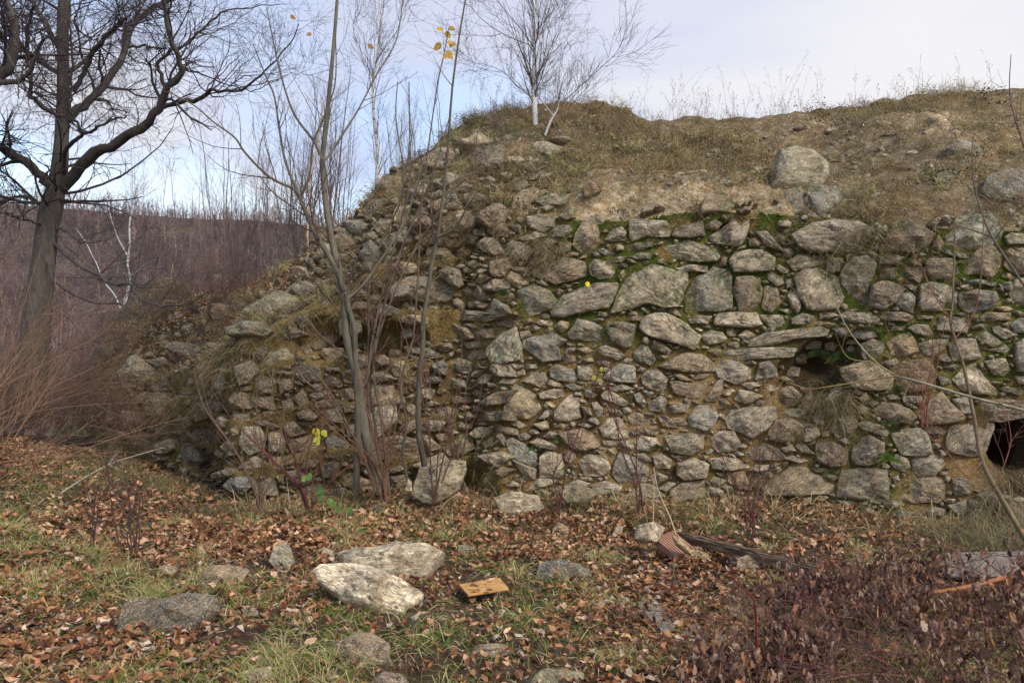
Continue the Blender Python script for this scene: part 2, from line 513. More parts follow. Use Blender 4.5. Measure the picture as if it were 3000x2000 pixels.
def moss_mask(P):
    x, z = P[..., 0], P[..., 2]
    m = np.clip((z - 1.15) / 0.7, 0.12, 1) * np.clip((x + 0.4) / 1.0, 0.12, 1)
    m = np.maximum(m, 0.9 * np.clip((x - 2.6) / 0.8, 0, 1))
    m = np.maximum(m, 0.30 * (x < 0))
    m = m * (1 - 0.92 * np.clip((x - 3.3) / 0.4, 0, 1) * np.clip((1.25 - z) / 0.3, 0, 1))
    return np.clip(m, 0, 1)
def gravel_mask(P):
    x, y, z = P[..., 0], P[..., 1], P[..., 2]
    s = P[..., 1]
    m = 1.3 * np.exp(-((x - 1.55) / 1.5) ** 2) * np.clip(1 - (z - 2.9) / 0.75, 0, 1) * (z > 2.3)
    m = np.maximum(m, 0.75 * np.exp(-((x - 4.6) / 0.7) ** 2 - ((z - 4.0) / 0.28) ** 2))
    m = np.maximum(m, 0.35 * np.clip((x - 1.0), 0, 1))
    m = np.maximum(m, 0.20)
    return np.clip(m, 0, 1)

def obj_grid(name, G, mat, attrs, **kw):
    a, b = G.shape[:2]
    me = mesh_np(name, G.reshape(-1, 3), grid_quads(a, b), mat=mat, attrs=attrs, smooth=True)
    return link(name, me, **kw)

wall = empty('ruined_wall', (0, 8.0, 0), 'long ruined rubble stone wall of grey and brown schist with mossy joints', 'wall')
wl = np.array(wall.location)
def hollow_shade(P):  # shade inside the cave and niche, painted into the mortar colour
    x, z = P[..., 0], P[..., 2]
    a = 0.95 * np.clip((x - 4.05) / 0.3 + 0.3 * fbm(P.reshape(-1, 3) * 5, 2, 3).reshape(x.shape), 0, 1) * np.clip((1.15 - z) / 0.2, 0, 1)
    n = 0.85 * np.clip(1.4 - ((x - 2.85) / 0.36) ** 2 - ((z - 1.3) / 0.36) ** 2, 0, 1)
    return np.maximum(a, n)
def left_dark(P):  # mound soil gets darker towards the left end
    return 0.85 * np.clip((-0.5 - P[..., 0]) / 1.3, 0, 1)
mort = obj_grid('mortar', GW - wl, M_mortar, {'moss': moss_mask(GW).ravel(), 'darken': hollow_shade(GW).ravel()}, parent=wall)
mound = obj_grid('mound', GS, M_soil, {'moss': np.clip(0.55 - 0.1 * GS[..., 0], 0.2, 1).ravel(), 'gravel': gravel_mask(GS).ravel(), 'darken': left_dark(GS).ravel()}, kind='structure')

# raycaster on both surfaces
def bvh_of(*grids):
    V, Fc, off = [], [], 0
    for G in grids:
        a, b = G.shape[:2]
        V.append(G.reshape(-1, 3)); Fc.append(grid_quads(a, b) + off); off += a * b
    V = np.concatenate(V); Fc = np.concatenate(Fc)
    return BVHTree.FromPolygons([tuple(v) for v in V], [tuple(f) for f in Fc.tolist()])
st = 3
GWc, NWc, _ = surf_grid(us[::2], tw[::2], True, 1); GSc, NSc, _ = surf_grid(us[::2], ts[::2], True, 1)
BV_surf = bvh_of(GWc, GSc)
NQW = (GWc.shape[0] - 1) * (GWc.shape[1] - 1)
NWq = NWc[:-1, :-1].reshape(-1, 3); NSq = NSc[:-1, :-1].reshape(-1, 3)
CAMP = Vector((0, 0, CAMZ))
def cast(px, py):
    """returns point, smooth normal, is_wall"""
    d = Vector(((px - 1500) / F, 1.0, -(py - 1000) / F)).normalized()
    p, n, i, dist = BV_surf.ray_cast(CAMP, d)
    if p is None: return None
    if i < NQW: return np.array(p), NWq[i], True
    return np.array(p), NSq[i - NQW], False

# ------------------------------------------------------------------ ground and far hill
def smooth(e0, e1, x):
    t = np.clip((x - e0) / (e1 - e0), 0, 1); return t * t * (3 - 2 * t)
def zground(x, y):
    z = 0.22 * smooth(-2.2, -4.6, x) * smooth(5.0, 10.5, y)
    z = z + 0.10 * smooth(6.3, 8.0, y) * smooth(-3.2, -1.5, x) * smooth(5, 1.5, x)
    z = z - 0.05 * smooth(2.0, 4.0, x)
    edge = 12.6 + 0.12 * (x + 4)                       # the bank drops into the valley behind
    z = z - 1.4 * smooth(0, 3.5, y - edge) - 0.52 * np.clip(y - edge - 1.5, 0, 50)
    z = z - 0.4 * np.clip(-x - 16, 0, 40)
    return z
def ghill(x, y):
    P = np.stack([x * 0.02, y * 0.02, np.zeros_like(x)], -1)
    floor = -26.0
    rise = (y - 62) * 0.398 * (1 - 0.0016 * (x + 60))
    top = 31.5 - 0.085 * (x + 80) + 1.4 * fbm(P * 1.7, 3, 5)
    h = floor + np.clip(rise, 0, None)
    return np.minimum(h, top + 0.0 * x)
xs = np.unique(np.concatenate([np.linspace(-60, -12, 25), np.linspace(-12, 10, 230), np.linspace(10, 60, 20)]))
ys = np.unique(np.concatenate([np.linspace(-40, 2.5, 18), np.linspace(2.5, 14, 150), np.linspace(14, 66, 40)]))
X, Y = np.meshgrid(xs, ys, indexing='ij')
Z = zground(X, Y)
P3 = np.stack([X, Y, np.zeros_like(X)], -1)
def gbump(P3):
    return 0.035 * fbm(P3 * 1.3, 3, 31) + 0.018 * fbm(P3 * 5, 3, 37)
Z = np.maximum(Z, -27.0) + gbump(P3)
GG = np.stack([X, Y, Z], -1)
ground = obj_grid('ground', GG, M_ground, {}, kind='structure')
def zg(x, y):
    x = np.asarray(x, float); y = np.asarray(y, float)
    return zground(x, y) + gbump(np.stack([x, y, np.zeros_like(x)], -1))

xs2 = np.linspace(-420, 420, 170); ys2 = np.unique(np.concatenate([np.linspace(-400, 55, 16), np.linspace(55, 330, 90), np.linspace(330, 1500, 10)]))
X2, Y2 = np.meshgrid(xs2, ys2, indexing='ij')
H2 = np.where(Y2 > 55, ghill(X2, Y2), -28.0)
obj_grid('far_hill', np.stack([X2, Y2, H2], -1), M_hill, {}, kind='structure')

# a grassy knoll beyond the left end of the wall
kx, ky = np.meshgrid(np.linspace(-10.5, -3.4, 70), np.linspace(12.2, 19.0, 70), indexing='ij')
e = ((kx + 6.1) / 2.0) ** 2 + ((ky - 15.2) / 2.2) ** 2
kz = -3.2 + 6.0 * np.exp(-e * 0.75) + 0.10 * fbm(np.stack([kx, ky, kx * 0], -1) * 1.5, 3, 3)
KN = np.stack([kx, ky, kz], -1)
knoll = obj_grid('knoll', KN, M_soil, {'moss': np.full(kx.size, 0.7), 'gravel': np.full(kx.size, 0.25)}, kind='structure')
# ------------------------------------------------------------------ stones traced face by face
# each block: (x offset, y offset, scale) then one outline per line
TR = {}
TR['R2'] = (1500, 500, 3.136, """
1085,470 1200,455 1400,470 1460,530 1430,610 1370,620 1250,605 1110,655 1085,600
1410,375 1560,330 1680,350 1715,430 1600,470 1480,515 1440,460
1710,400 1760,270 1880,210 2000,290 1990,410 1880,400 1730,430
1180,390 1240,330 1350,335 1390,400 1290,400 1260,430 1185,430
855,640 910,550 1010,520 1055,570 1030,640 940,655
575,600 650,460 760,450 800,560 800,670 700,770 630,750 560,690
1465,600 1500,530 1620,500 1740,470 1765,600 1620,625 1500,615
1770,510 1870,445 1935,490 1880,545 1780,540
1795,620 2000,490 2040,420 2190,440 2150,600 2090,690 1990,695 1850,660
1340,710 1500,680 1620,645 1860,720 1900,790 1870,830 1700,835 1500,810 1360,770
190,910 330,840 480,800 660,840 705,970 540,1020 400,1040 290,1000 195,960
705,880 760,815 930,850 945,940 900,990 800,1000 730,960
1080,860 1240,875 1320,880 1600,950 1610,1050 1520,1240 1400,1250 1240,1215 1100,1270 905,1310 980,1150 1060,1000
1500,900 1620,870 1790,875 1790,940 1660,930 1560,935
1590,1160 1680,1000 1760,960 1850,890 1990,930 2020,1100 2010,1260 1880,1290 1600,1290
65,1110 200,1050 330,1100 400,1190 360,1270 160,1340 65,1330
360,1270 480,1150 640,1090 760,1040 970,1040 940,1150 880,1260 700,1290 480,1350 400,1330
970,970 1030,905 1045,960 1000,1020
1600,1340 1700,1330 1830,1340 1790,1410 1640,1400
1850,1400 1900,1310 2060,1310 2240,1310 2300,1420 2180,1445 1870,1430
1060,1330 1210,1330 1190,1385 1060,1375
955,690 1030,690 1020,740 960,740
1050,720 1130,670 1280,655 1290,700 1190,730 1050,750
1290,675 1380,650 1390,670 1320,695
1070,790 1180,755 1280,760 1270,815 1150,820
800,720 850,715 950,770 880,790 800,750
1925,750 2000,725 2040,745 1980,765
1880,880 1930,790 1980,800 1960,870 1910,890
1990,830 2050,760 2180,730 2300,740 2420,800 2400,910 2250,930 2040,935
2030,1130 2060,980 2190,975 2270,990 2300,1100 2280,1200 2200,1290 2080,1280 2070,1220
430,440 480,390 560,370 590,450 500,480
140,440 240,415 390,440 380,520 300,565 190,545 150,500
0,290 100,210 200,205 300,240 180,360 120,420 0,400
210,300 350,250 540,260 480,340 300,350
265,375 340,352 390,370 320,405
650,200 700,140 800,150 820,210 740,260 670,270
380,1100 440,1085 480,1110 430,1160
350,590 390,510 520,500 560,560 480,610 370,620
""")
TR['R3'] = (2300, 550, 3.136, """
0,60 130,35 165,60 155,260 60,280 -60,285 -40,190
180,60 260,20 480,40 540,150 480,250 350,290 270,305 230,250
50,440 150,380 250,330 440,300 640,310 750,370 765,560 660,580 560,590 330,600 220,580 130,540
780,560 870,490 930,460 990,350 1120,300 1250,350 1350,430 1330,520 1200,590 1000,590
765,380 830,320 930,340 945,390 860,430
1470,450 1560,290 1700,250 1880,250 1990,360 1960,480 1800,560 1560,570 1480,530
2010,460 2060,420 2250,430 2260,520 2040,525
1330,570 1400,430 1450,520 1410,610 1340,600
20,680 120,615 350,630 370,700 250,730 80,765
375,690 440,650 535,650 500,760 430,795 385,770
515,880 530,740 620,650 740,630 830,700 820,790 760,890 760,1080 680,1100 590,1070 560,950
855,640 1000,620 1090,640 1060,700 950,715 870,700
1110,660 1250,655 1265,715 1150,720
1280,700 1300,655 1550,655 1590,780 1500,850 1380,840 1310,800
870,830 880,740 1030,740 1030,810 990,845
1050,780 1100,735 1240,750 1265,810 1230,880 1130,840
1640,700 1760,580 1890,530 1980,620 1960,750 1890,830 1760,790 1650,810
2000,600 2080,550 2300,530 2300,800 2100,790 2010,720
80,830 180,760 300,745 400,800 490,830 500,920 535,1010 480,1090 330,1130 200,1110 130,1000
20,1000 60,920 100,940 145,1080 110,1155 60,1110
755,1080 790,900 880,860 1000,880 1100,930 1000,1060 900,1120 780,1100
1100,900 1150,885 1225,935 1200,965 1140,945
1010,1080 1060,980 1140,960 1190,1010 1170,1150 1090,1130
1215,1080 1240,900 1330,865 1480,900 1570,960 1560,1120 1400,1130 1240,1130
1590,1070 1600,980 1750,940 1930,960 1950,1030 1890,1110 1720,1155 1630,1130
470,1190 560,1150 780,1145 860,1210 830,1250 620,1245
60,1200 150,1155 265,1180 260,1230 120,1265 60,1250
855,1190 940,1140 1100,1150 1170,1190 1110,1230 940,1225
1205,1175 1350,1175 1360,1205 1220,1210
1400,1250 1420,1185 1620,1190 1700,1240 1660,1340 1500,1330 1390,1310
570,1360 640,1290 940,1270 975,1350 720,1395
970,1280 1110,1265 1080,1310 975,1315
1125,1290 1200,1255 1300,1260 1350,1340 1310,1375 1190,1340
1780,1200 1830,1150 2060,1155 2050,1220 1800,1230
1710,1280 1790,1250 1870,1260 1820,1300 1720,1300
930,1430 1000,1370 1140,1330 1190,1400 1230,1500 1100,1550 970,1540
690,1440 800,1390 890,1420 910,1500 860,1590 720,1580
1215,1440 1330,1400 1490,1395 1440,1490 1350,1550 1290,1540
1500,1450 1600,1390 1740,1395 1790,1560 1640,1600 1530,1590
1900,1280 1960,1270 2130,1350 2000,1390 1920,1340
1620,870 1750,840 1940,870 1930,910 1760,890
1950,890 2050,870 2150,900 2050,960
2050,980 2100,850 2300,820 2300,1080 2100,1090
0,840 50,835 95,900 60,915 10,930
-60,300 60,320 40,370 -70,360
""")
TR['R4'] = (1400, 900, 3.136, """
85,380 240,240 350,190 400,360 400,480 250,510 130,500 90,430
390,230 470,200 500,260 400,300
430,320 560,260 700,240 820,310 740,370 760,480 600,500 520,440 430,380
540,140 570,115 690,130 680,175 560,165
700,180 760,120 840,140 830,200 770,235
825,250 920,110 1080,150 1170,210 1150,320 1020,310 860,290
1180,150 1300,135 1450,170 1410,360 1340,375 1240,320 1195,240
1500,150 1560,70 1720,50 1900,150 2040,260 1970,380 1800,330 1560,260 1500,200
1920,90 2010,85 2140,90 2130,150 1960,155
2050,260 2140,210 2240,230 2290,290 2240,320 2110,345 2060,310
1110,380 1180,355 1290,390 1360,450 1280,485 1120,430
1430,420 1500,340 1570,370 1630,480 1600,530 1480,500 1430,470
770,440 900,450 900,500 800,520
900,390 1000,370 1070,400 1000,430
960,480 1050,460 1070,500 980,510
1090,495 1150,485 1230,510 1210,545 1120,530
660,570 720,525 870,570 920,650 880,680 740,675 680,640
915,540 1050,530 1060,660 960,670 920,640
1160,650 1220,580 1310,520 1440,545 1455,690 1360,690 1240,680
1670,540 1780,470 1910,415 2060,440 2160,520 2170,590 1950,600 1740,570
2090,400 2180,380 2270,400 2200,450
410,680 520,600 620,600 640,670 570,730 470,700
230,550 320,515 430,540 360,570
440,525 540,520 550,560 450,565
345,600 430,575 440,620 360,640
1500,640 1550,580 1650,570 1740,650 1720,760 1640,770 1560,740 1510,700
1760,680 1830,680 1960,700 2110,690 2060,830 1960,830 1800,790
2080,840 2190,680 2250,660 2240,780 2190,860 2100,860
245,920 340,720 420,730 590,850 590,930 480,1030 330,1010 250,970
560,790 700,750 780,760 790,820 700,840 580,840
701,960 760,880 860,800 920,840 940,1010 830,1045 710,1030
550,1030 610,960 650,930 655,1000 610,1025
1045,880 1090,865 1150,930 1140,1005 1080,1000
985,770 1030,710 1050,780 1110,800 1060,830 990,820
1135,810 1180,760 1260,790 1380,870 1340,905 1230,870 1150,840
1430,800 1490,780 1550,880 1530,920 1460,870
1740,880 1820,870 1940,900 1920,960 1800,970
1180,930 1240,915 1330,970 1340,1010 1220,970
1380,1010 1450,960 1530,990 1590,1050 1500,1080 1410,1080
1930,1010 2010,910 2160,900 2200,1000 2150,1110 2080,1130 1950,1090
1120,1110 1190,1020 1290,1010 1380,1120 1370,1200 1270,1210 1150,1190
750,1160 960,1110 1060,1170 1120,1270 980,1320 880,1300 780,1220
255,1230 310,1200 420,1250 540,1340 555,1440 470,1450 320,1380
570,1370 640,1330 770,1350 790,1450 780,1560 570,1560
470,1240 560,1200 760,1280 700,1310 560,1290
500,1080 640,1040 660,1120 590,1130
700,1095 770,1065 850,1080 780,1110
1650,1000 1720,990 1830,1060 1840,1110 1700,1090
1780,1020 1870,1010 1940,1080 1850,1085
1720,1190 1800,1160 2080,1170 2060,1300 1960,1360 1780,1330
1250,1450 1300,1340 1450,1380 1560,1480 1540,1600 1300,1600 1230,1530
1440,1240 1500,1180 1640,1200 1680,1280 1560,1320 1460,1300
370,1180 430,1150 500,1180 450,1220 390,1220
190,1090 370,1120 380,1180 260,1170 190,1140
1200,1300 1260,1290 1290,1330 1240,1370 1200,1350
920,1420 1000,1350 1180,1370 1220,1480 1150,1550 980,1540
1600,1370 1680,1340 1780,1400 1760,1480 1640,1470
1830,1430 1980,1380 2120,1440 2100,1560 1900,1580 1830,1530
110,570 190,500 300,540 330,640 200,640
0,960 120,950 290,960 280,1040 150,1050 0,1040
20,880 180,780 330,760 280,870 130,910
840,1560 870,1490 900,1540 880,1580
330,1400 470,1460 540,1480 530,1580 440,1580
""")
TR['R5'] = (2000, 950, 3.136, """
620,200 640,140 760,80 1050,45 1250,25 1330,60 1300,110 1050,130 850,185
345,260 450,220 700,215 900,215 1040,220 1000,300 780,315 500,325
205,245 270,225 330,235 320,295 230,280
300,400 380,330 500,350 620,410 620,500 480,550 330,490
670,490 700,360 790,335 860,400 870,470 760,495
470,690 520,600 640,620 735,660 640,710 590,730
1450,410 1700,335 1830,390 1920,490 1900,600 1730,610 1560,580 1480,510
1930,410 2010,350 2190,320 2270,350 2330,450 2290,590 2100,620 1980,560
1740,790 1830,710 1980,730 2080,780 2150,850 2080,910 1960,900 1850,860
390,870 450,790 620,760 840,760 850,860 760,960 640,1040 540,1000 420,950
790,980 850,880 1000,870 1110,920 1080,1060 900,1070 800,1050
1115,1030 1130,960 1240,950 1260,1010 1180,1070 1120,1070
1340,960 1400,870 1540,840 1605,920 1540,1010 1420,1040
1610,910 1700,890 1830,930 1895,990 1860,1030 1740,990 1640,960
1910,1000 1960,970 2180,950 2240,1000 2290,1180 2200,1195 2000,1190 1950,1080
1220,1090 1300,1070 1440,1100 1495,1160 1495,1290 1340,1300 1230,1260
1550,1150 1580,1060 1720,1020 1850,1090 1840,1240 1700,1300 1600,1280 1545,1230
1900,1250 1960,1190 2060,1230 2090,1310 2030,1350 1930,1310
2100,1260 2150,1200 2370,1200 2400,1290 2300,1390 2180,1400 2110,1340
740,1500 860,1400 980,1310 1120,1305 1250,1390 1380,1480 1320,1550 1050,1568 750,1560
1420,1480 1460,1340 1640,1315 1860,1340 1890,1450 1880,1600 1800,1640 1640,1600 1420,1580
600,1240 580,1170 680,1110 760,1090 900,1160 960,1240 800,1250
260,1050 330,980 470,980 520,1080 480,1160 330,1170 270,1120
600,1340 660,1290 790,1290 780,1340 680,1355
400,1370 560,1350 640,1520 520,1510 420,1450
930,1230 1000,1200 1160,1250 1060,1275
1540,760 1640,740 1720,770 1680,830 1560,820
1610,680 1680,620 1720,690 1650,715
1110,170 1200,130 1280,160 1260,220 1130,230
1300,160 1400,130 1450,180 1380,250 1310,230
1010,300 1060,210 1140,260 1130,360 1040,360
1470,140 1600,140 1610,185 1470,180
1360,50 1500,30 1500,110 1440,120
960,380 1080,400 1060,480 960,480
1920,1400 1980,1385 1995,1430 1950,1460
""")
TR['R6'] = (2400, 950, 3.137, """
1220,510 1310,400 1420,360 1500,480 1620,600 1610,650 1460,640 1300,610
1510,340 1690,310 1750,420 1680,470 1590,460
1480,230 1640,220 1700,180 1750,230 1700,270 1620,250
1140,400 1200,365 1290,370 1240,425
1640,590 1720,570 1880,610 1850,655 1720,630
1790,180 1880,120 2000,120 2000,430 1810,430 1790,300
1780,470 1900,480 2000,560 1820,550
915,850 1000,710 1110,620 1190,730 1330,850 1300,890 1130,920 980,920
1210,690 1330,665 1400,710 1390,810 1320,820 1250,760
1450,850 1480,730 1560,690 1750,690 2000,740 1850,860 1680,890 1470,890
940,940 1080,930 1160,970 1140,1010 990,1000
1160,1080 1200,930 1330,920 1590,910 1590,960 1510,1200 1380,1210 1180,1170
690,1520 820,1430 1060,1390 1140,1440 1140,1590 1080,1630 850,1640 700,1600
620,655 680,640 750,670 740,690 640,690
760,660 970,655 990,690 960,720 780,715
1100,1150 1190,1160 1180,1190 1110,1220
1220,1420 1300,1400 1380,1440 1370,1560 1240,1560
1620,960 1750,950 1760,990 1640,1000
""")
TR['RB'] = (2300, 1400, 2.613, """
305,215 330,195 450,210 520,260 640,225 780,300 640,310 490,280 370,260
815,340 880,245 970,260 960,310 880,330
180,300 180,250 270,230 290,270 230,305
1060,260 1150,220 1220,240 1210,290 1100,280
0,180 230,200 200,230 0,240
1240,210 1380,170 1410,260 1300,280
-500,160 -380,130 -250,160 -300,220 -450,220
-1500,60 -1380,20 -1250,60 -1280,120 -1440,120
-1200,200 -1100,150 -960,170 -980,240 -1150,250
""")
TR['R1'] = (1000, 500, 3.136, """
430,1180 510,1070 650,1000 870,970 950,1030 1050,1090 1010,1190 940,1215 780,1215 620,1190 500,1220
900,930 980,880 1100,930 1120,1060 1080,1090 1000,1050 920,980
1370,840 1530,800 1560,880 1500,970 1430,985 1375,950
1260,700 1340,620 1440,640 1500,760 1420,790 1320,750
1060,740 1130,700 1200,740 1180,790 1070,800
1310,1060 1400,1000 1530,1010 1550,1080 1420,1115 1330,1100
1535,990 1570,930 1640,960 1720,1040 1650,1080 1560,1060
1000,1370 1060,1280 1250,1290 1420,1320 1540,1320 1340,1390 1120,1390 1030,1390
1160,1220 1250,1190 1350,1230 1330,1265 1200,1270
1340,1300 1420,1180 1520,1240 1545,1310 1400,1330
780,1270 850,1220 930,1225 900,1290 820,1300
550,1390 570,1330 740,1330 800,1360 790,1410 640,1415
560,1540 570,1450 710,1450 710,1520 600,1545
1075,1500 1090,1420 1190,1450 1230,1540 1130,1560
1250,1510 1320,1450 1420,1460 1400,1540 1280,1550
470,870 520,840 700,850 720,930 540,960
600,780 650,740 740,790 720,820 630,830
930,500 1040,390 1200,370 1240,450 1230,520 1060,560 950,560
1250,420 1300,370 1480,320 1540,370 1480,470 1380,540 1270,480
1340,560 1400,510 1500,490 1540,560 1520,610 1390,600
380,690 460,620 600,600 700,640 650,700 430,730
680,620 740,580 860,600 850,680 760,695
490,440 520,380 640,365 660,440 600,490 500,490
320,550 370,470 480,480 470,560 350,590
990,380 1000,260 1060,220 1110,340 1030,390
600,220 690,210 700,260 610,270
1140,860 1230,820 1300,870 1230,900
1130,1100 1160,1060 1210,1090 1200,1160 1150,1150
1200,1130 1280,1060 1350,1150 1370,1190 1290,1200
810,400 830,340 960,280 990,330 900,410
1000,590 1080,570 1080,610 1020,620
560,1100 440,1190 400,1160 450,1110
430,960 480,940 470,1040 410,1060
""")
TR['L5'] = (500, 800, 2.24, """
350,1390 400,1340 510,1330 550,1390 480,1450 400,1430
455,1130 480,1010 590,1010 630,1080 600,1160 520,1190
345,1150 400,1070 450,1100 450,1190 380,1200
460,1270 560,1200 640,1250 660,1300 580,1310 480,1300
560,1400 640,1340 700,1370 700,1450 600,1480
530,1480 640,1490 660,1568 530,1568
660,1530 750,1520 760,1555 680,1560
1265,830 1290,740 1400,730 1520,750 1535,850 1400,880 1300,870
1300,950 1340,880 1480,870 1490,970 1350,1085 1300,1030
1335,1150 1370,1090 1500,1070 1640,1100 1630,1220 1480,1250 1380,1230
1530,930 1560,850 1620,880 1620,950 1550,960
800,820 870,760 910,850 850,880
820,620 900,590 985,610 980,710 880,720 820,680
590,620 640,530 770,490 810,560 760,600 620,650
525,540 590,480 640,490 610,580
556,690 620,660 690,700 670,790 580,790
700,700 780,690 800,760 720,790
990,540 1000,500 1130,500 1150,600 1030,600
1215,470 1280,455 1340,490 1300,525
1215,540 1300,540 1310,600 1240,620
390,830 420,780 510,790 530,890 430,890
535,810 670,810 685,900 540,880
400,950 430,900 520,920 530,990 430,990
830,920 900,890 970,940 940,970 850,960
1020,900 1100,880 1140,930 1120,980 1020,970
1110,770 1200,750 1210,830 1130,850
1015,620 1110,620 1110,650 1020,650
1115,650 1210,630 1290,660 1260,720 1140,720
1300,650 1400,640 1500,700 1340,720
205,670 240,650 280,700 260,770 210,740
285,690 340,670 400,690 380,760 310,770
70,790 170,740 190,800 100,820
725,830 800,820 820,940 750,930
600,910 680,900 700,940 620,950
650,1050 740,1020 760,1110 730,1180 650,1170
780,1090 950,1060 970,1200 900,1210 790,1170
1020,1100 1060,1060 1170,1110 1160,1180 1040,1180
645,1200 720,1200 740,1240 650,1240
745,1220 790,1200 810,1240 760,1270
990,1020 1100,1000 1080,1030 1010,1050
1150,1000 1210,980 1210,1070 1160,1080
980,1240 1100,1240 1120,1340 1000,1340
410,1020 450,1010 450,1060 420,1070
375,1230 440,1220 440,1270 380,1270
""")
TR['L6'] = (1000, 900, 2.613, """
915,400 930,350 1080,325 1120,350 1110,390 960,425
895,170 920,150 990,200 1010,250 930,260 900,220
1045,210 1100,175 1170,190 1170,240 1060,240
680,310 750,280 840,280 860,320 800,345
830,450 900,390 990,420 1000,500 920,505
690,440 770,410 820,440 800,520 720,500
620,550 700,520 770,540 780,575 680,590
790,560 880,540 970,570 960,620 850,630 790,610
590,640 660,610 720,640 690,700 610,705
780,690 850,670 1000,690 1010,730 860,740
861,910 920,880 1010,900 1000,930 900,940
780,1080 850,990 960,960 1000,1000 1020,1080 940,1130 820,1130
720,970 800,960 820,1010 760,1040
1200,960 1250,950 1250,1060 1200,1030
1090,1030 1180,990 1180,1060 1100,1080
1010,750 1100,760 1090,800 1020,800
""")
def outlines(key):
    ox, oy, s, txt = TR[key]
    out = []
    for ln in txt.strip().splitlines():
        p = np.array([[float(v) for v in q.split(',')] for q in ln.split()])
        p = p / s + np.array([ox, oy]); out.append(p)
    return out

# ------------------------------------------------------------------ one rough stone from an outline
def resample(P, n, sharp=0.5):
    """closed outline -> n points; every traced corner is kept, slightly broken"""
    m = len(P); k = 0.055
    A, B = [], []
    for i in range(m):
        a, b, c = P[i - 1], P[i], P[(i + 1) % m]
        A.append(b + (a - b) * k); B.append(b + (c - b) * k)
    d = np.array([np.linalg.norm(A[(i + 1) % m] - B[i]) for i in range(m)])
    left = max(n - 2 * m, 0)
    cnt = np.floor(left * d / d.sum()).astype(int)
    for i in np.argsort(-d)[:left - cnt.sum()]: cnt[i] += 1
    out = []
    for i in range(m):
        out.append(A[i]); out.append(B[i])
        e = A[(i + 1) % m] - B[i]
        for j in range(cnt[i]): out.append(B[i] + e * (j + 1) / (cnt[i] + 1))
    return np.array(out)

def area(P):
    x, y = P[:, 0], P[:, 1]
    return 0.5 * (np.dot(x, np.roll(y, -1)) - np.dot(y, np.roll(x, -1)))

def stone_geo(out2, front, back, seed, nseg=30, closed=True, rough=1.0, boxy=3.2, flat=False):
    """out2: (k,2) outline in metres (u right, v up), centred. returns V (n,3) in u,v,n space + quads + tris"""
    r = np.random.default_rng(seed)
    if area(out2) < 0: out2 = out2[::-1]
    O = resample(out2, nseg); nseg = len(O)
    c = O.mean(0)
    size = math.sqrt(abs(area(O)))
    # ragged rim
    ang = np.arange(nseg)
    nz = fbm(np.stack([O[:, 0] * 7 / size * 0.6, O[:, 1] * 7 / size * 0.6, np.full(nseg, seed * 1.37)], 1), 3, 5)
    O = c + (O - c) * (1 + 0.045 * rough * nz)[:, None]
    fr = [0.0, 0.25, 0.46, 0.64, 0.79, 0.90, 0.97, 1.0] if nseg >= 22 else [0.0, 0.45, 0.80, 0.97, 1.0]
    rings, hs = [], []
    # faceting planes for the face
    K = r.integers(3, 7)
    A = r.uniform(0, 2 * math.pi, K); tilt = r.uniform(0.5, 2.4, K); off = r.uniform(0.80, 1.5, K)
    def face_h(P):
        q = (P - c) / size
        h = np.full(len(P), 1.0)
        for a, t, o in zip(A, tilt, off):
            h = np.minimum(h, o - t * (q[:, 0] * math.cos(a) + q[:, 1] * math.sin(a)))
        return h
    V = []
    for s in fr[1:]:
        P = c + (O - c) * s
        prof = (1 - s ** (boxy + 2.5)) ** (1 / 2.2)
        h = front * (0.50 + 0.50 * prof) * np.clip(face_h(P), 0.25, 1.0)
        if closed: h = front * prof * np.clip(face_h(P), 0.2, 1.0)
        if flat: h = front * prof
        w = min(1.0, (1 - s) * 5 + 0.25)
        nn = fbm(np.concatenate([P / size * 3.2, np.full((len(P), 1), seed * 0.71)], 1), 4, 8, 0.55)
        h = h + front * 0.20 * rough * nn * w + size * 0.02 * rough * nn * w
        V.append(np.column_stack([P, h]))
    cen = np.array([[c[0], c[1], front * (1 if flat else np.clip(face_h(c[None])[0], .2, 1.0))]])
    mids = []
    for s, dz in ((0.985, -0.45), (0.90, -1.0)) if not closed else ((0.99, -0.35), (0.90, -0.72), (0.66, -0.93), (0.3, -1.0)):
        P = c + (O - c) * s
        mids.append(np.column_stack([P, np.full(len(P), back * dz)]))
    allr = V + mids
    n = nseg
    verts = np.concatenate([cen] + allr)
    quads = []
    j = np.arange(n); j2 = (j + 1) % n
    tris = np.stack([np.zeros(n, int), 1 + j, 1 + j2], 1)
    for k in range(len(allr) - 1):
        a = 1 + k * n; b = a + n
        quads.append(np.stack([a + j, b + j, b + j2, a + j2], 1))
    quads = np.concatenate(quads)
    if closed:
        verts = np.vstack([verts, [[c[0], c[1], -back]]])
        last = len(verts) - 1; a = 1 + (len(allr) - 1) * n
        tris = np.vstack([tris, np.stack([np.full(n, last), a + j2, a + j], 1)])
    return verts, quads, tris, size

def rock_coords(L, r, ang=None, freq=1.0):
    """pattern coordinates with the bedding turned per stone"""
    a = r.normal(0.0, 0.45) if ang is None else ang
    ca, sa = math.cos(a), math.sin(a)
    return np.column_stack([L[:, 0] * ca + L[:, 1] * sa, -L[:, 0] * sa + L[:, 1] * ca, L[:, 2]]) * freq * 3.0 + r.uniform(-20, 20, 3)

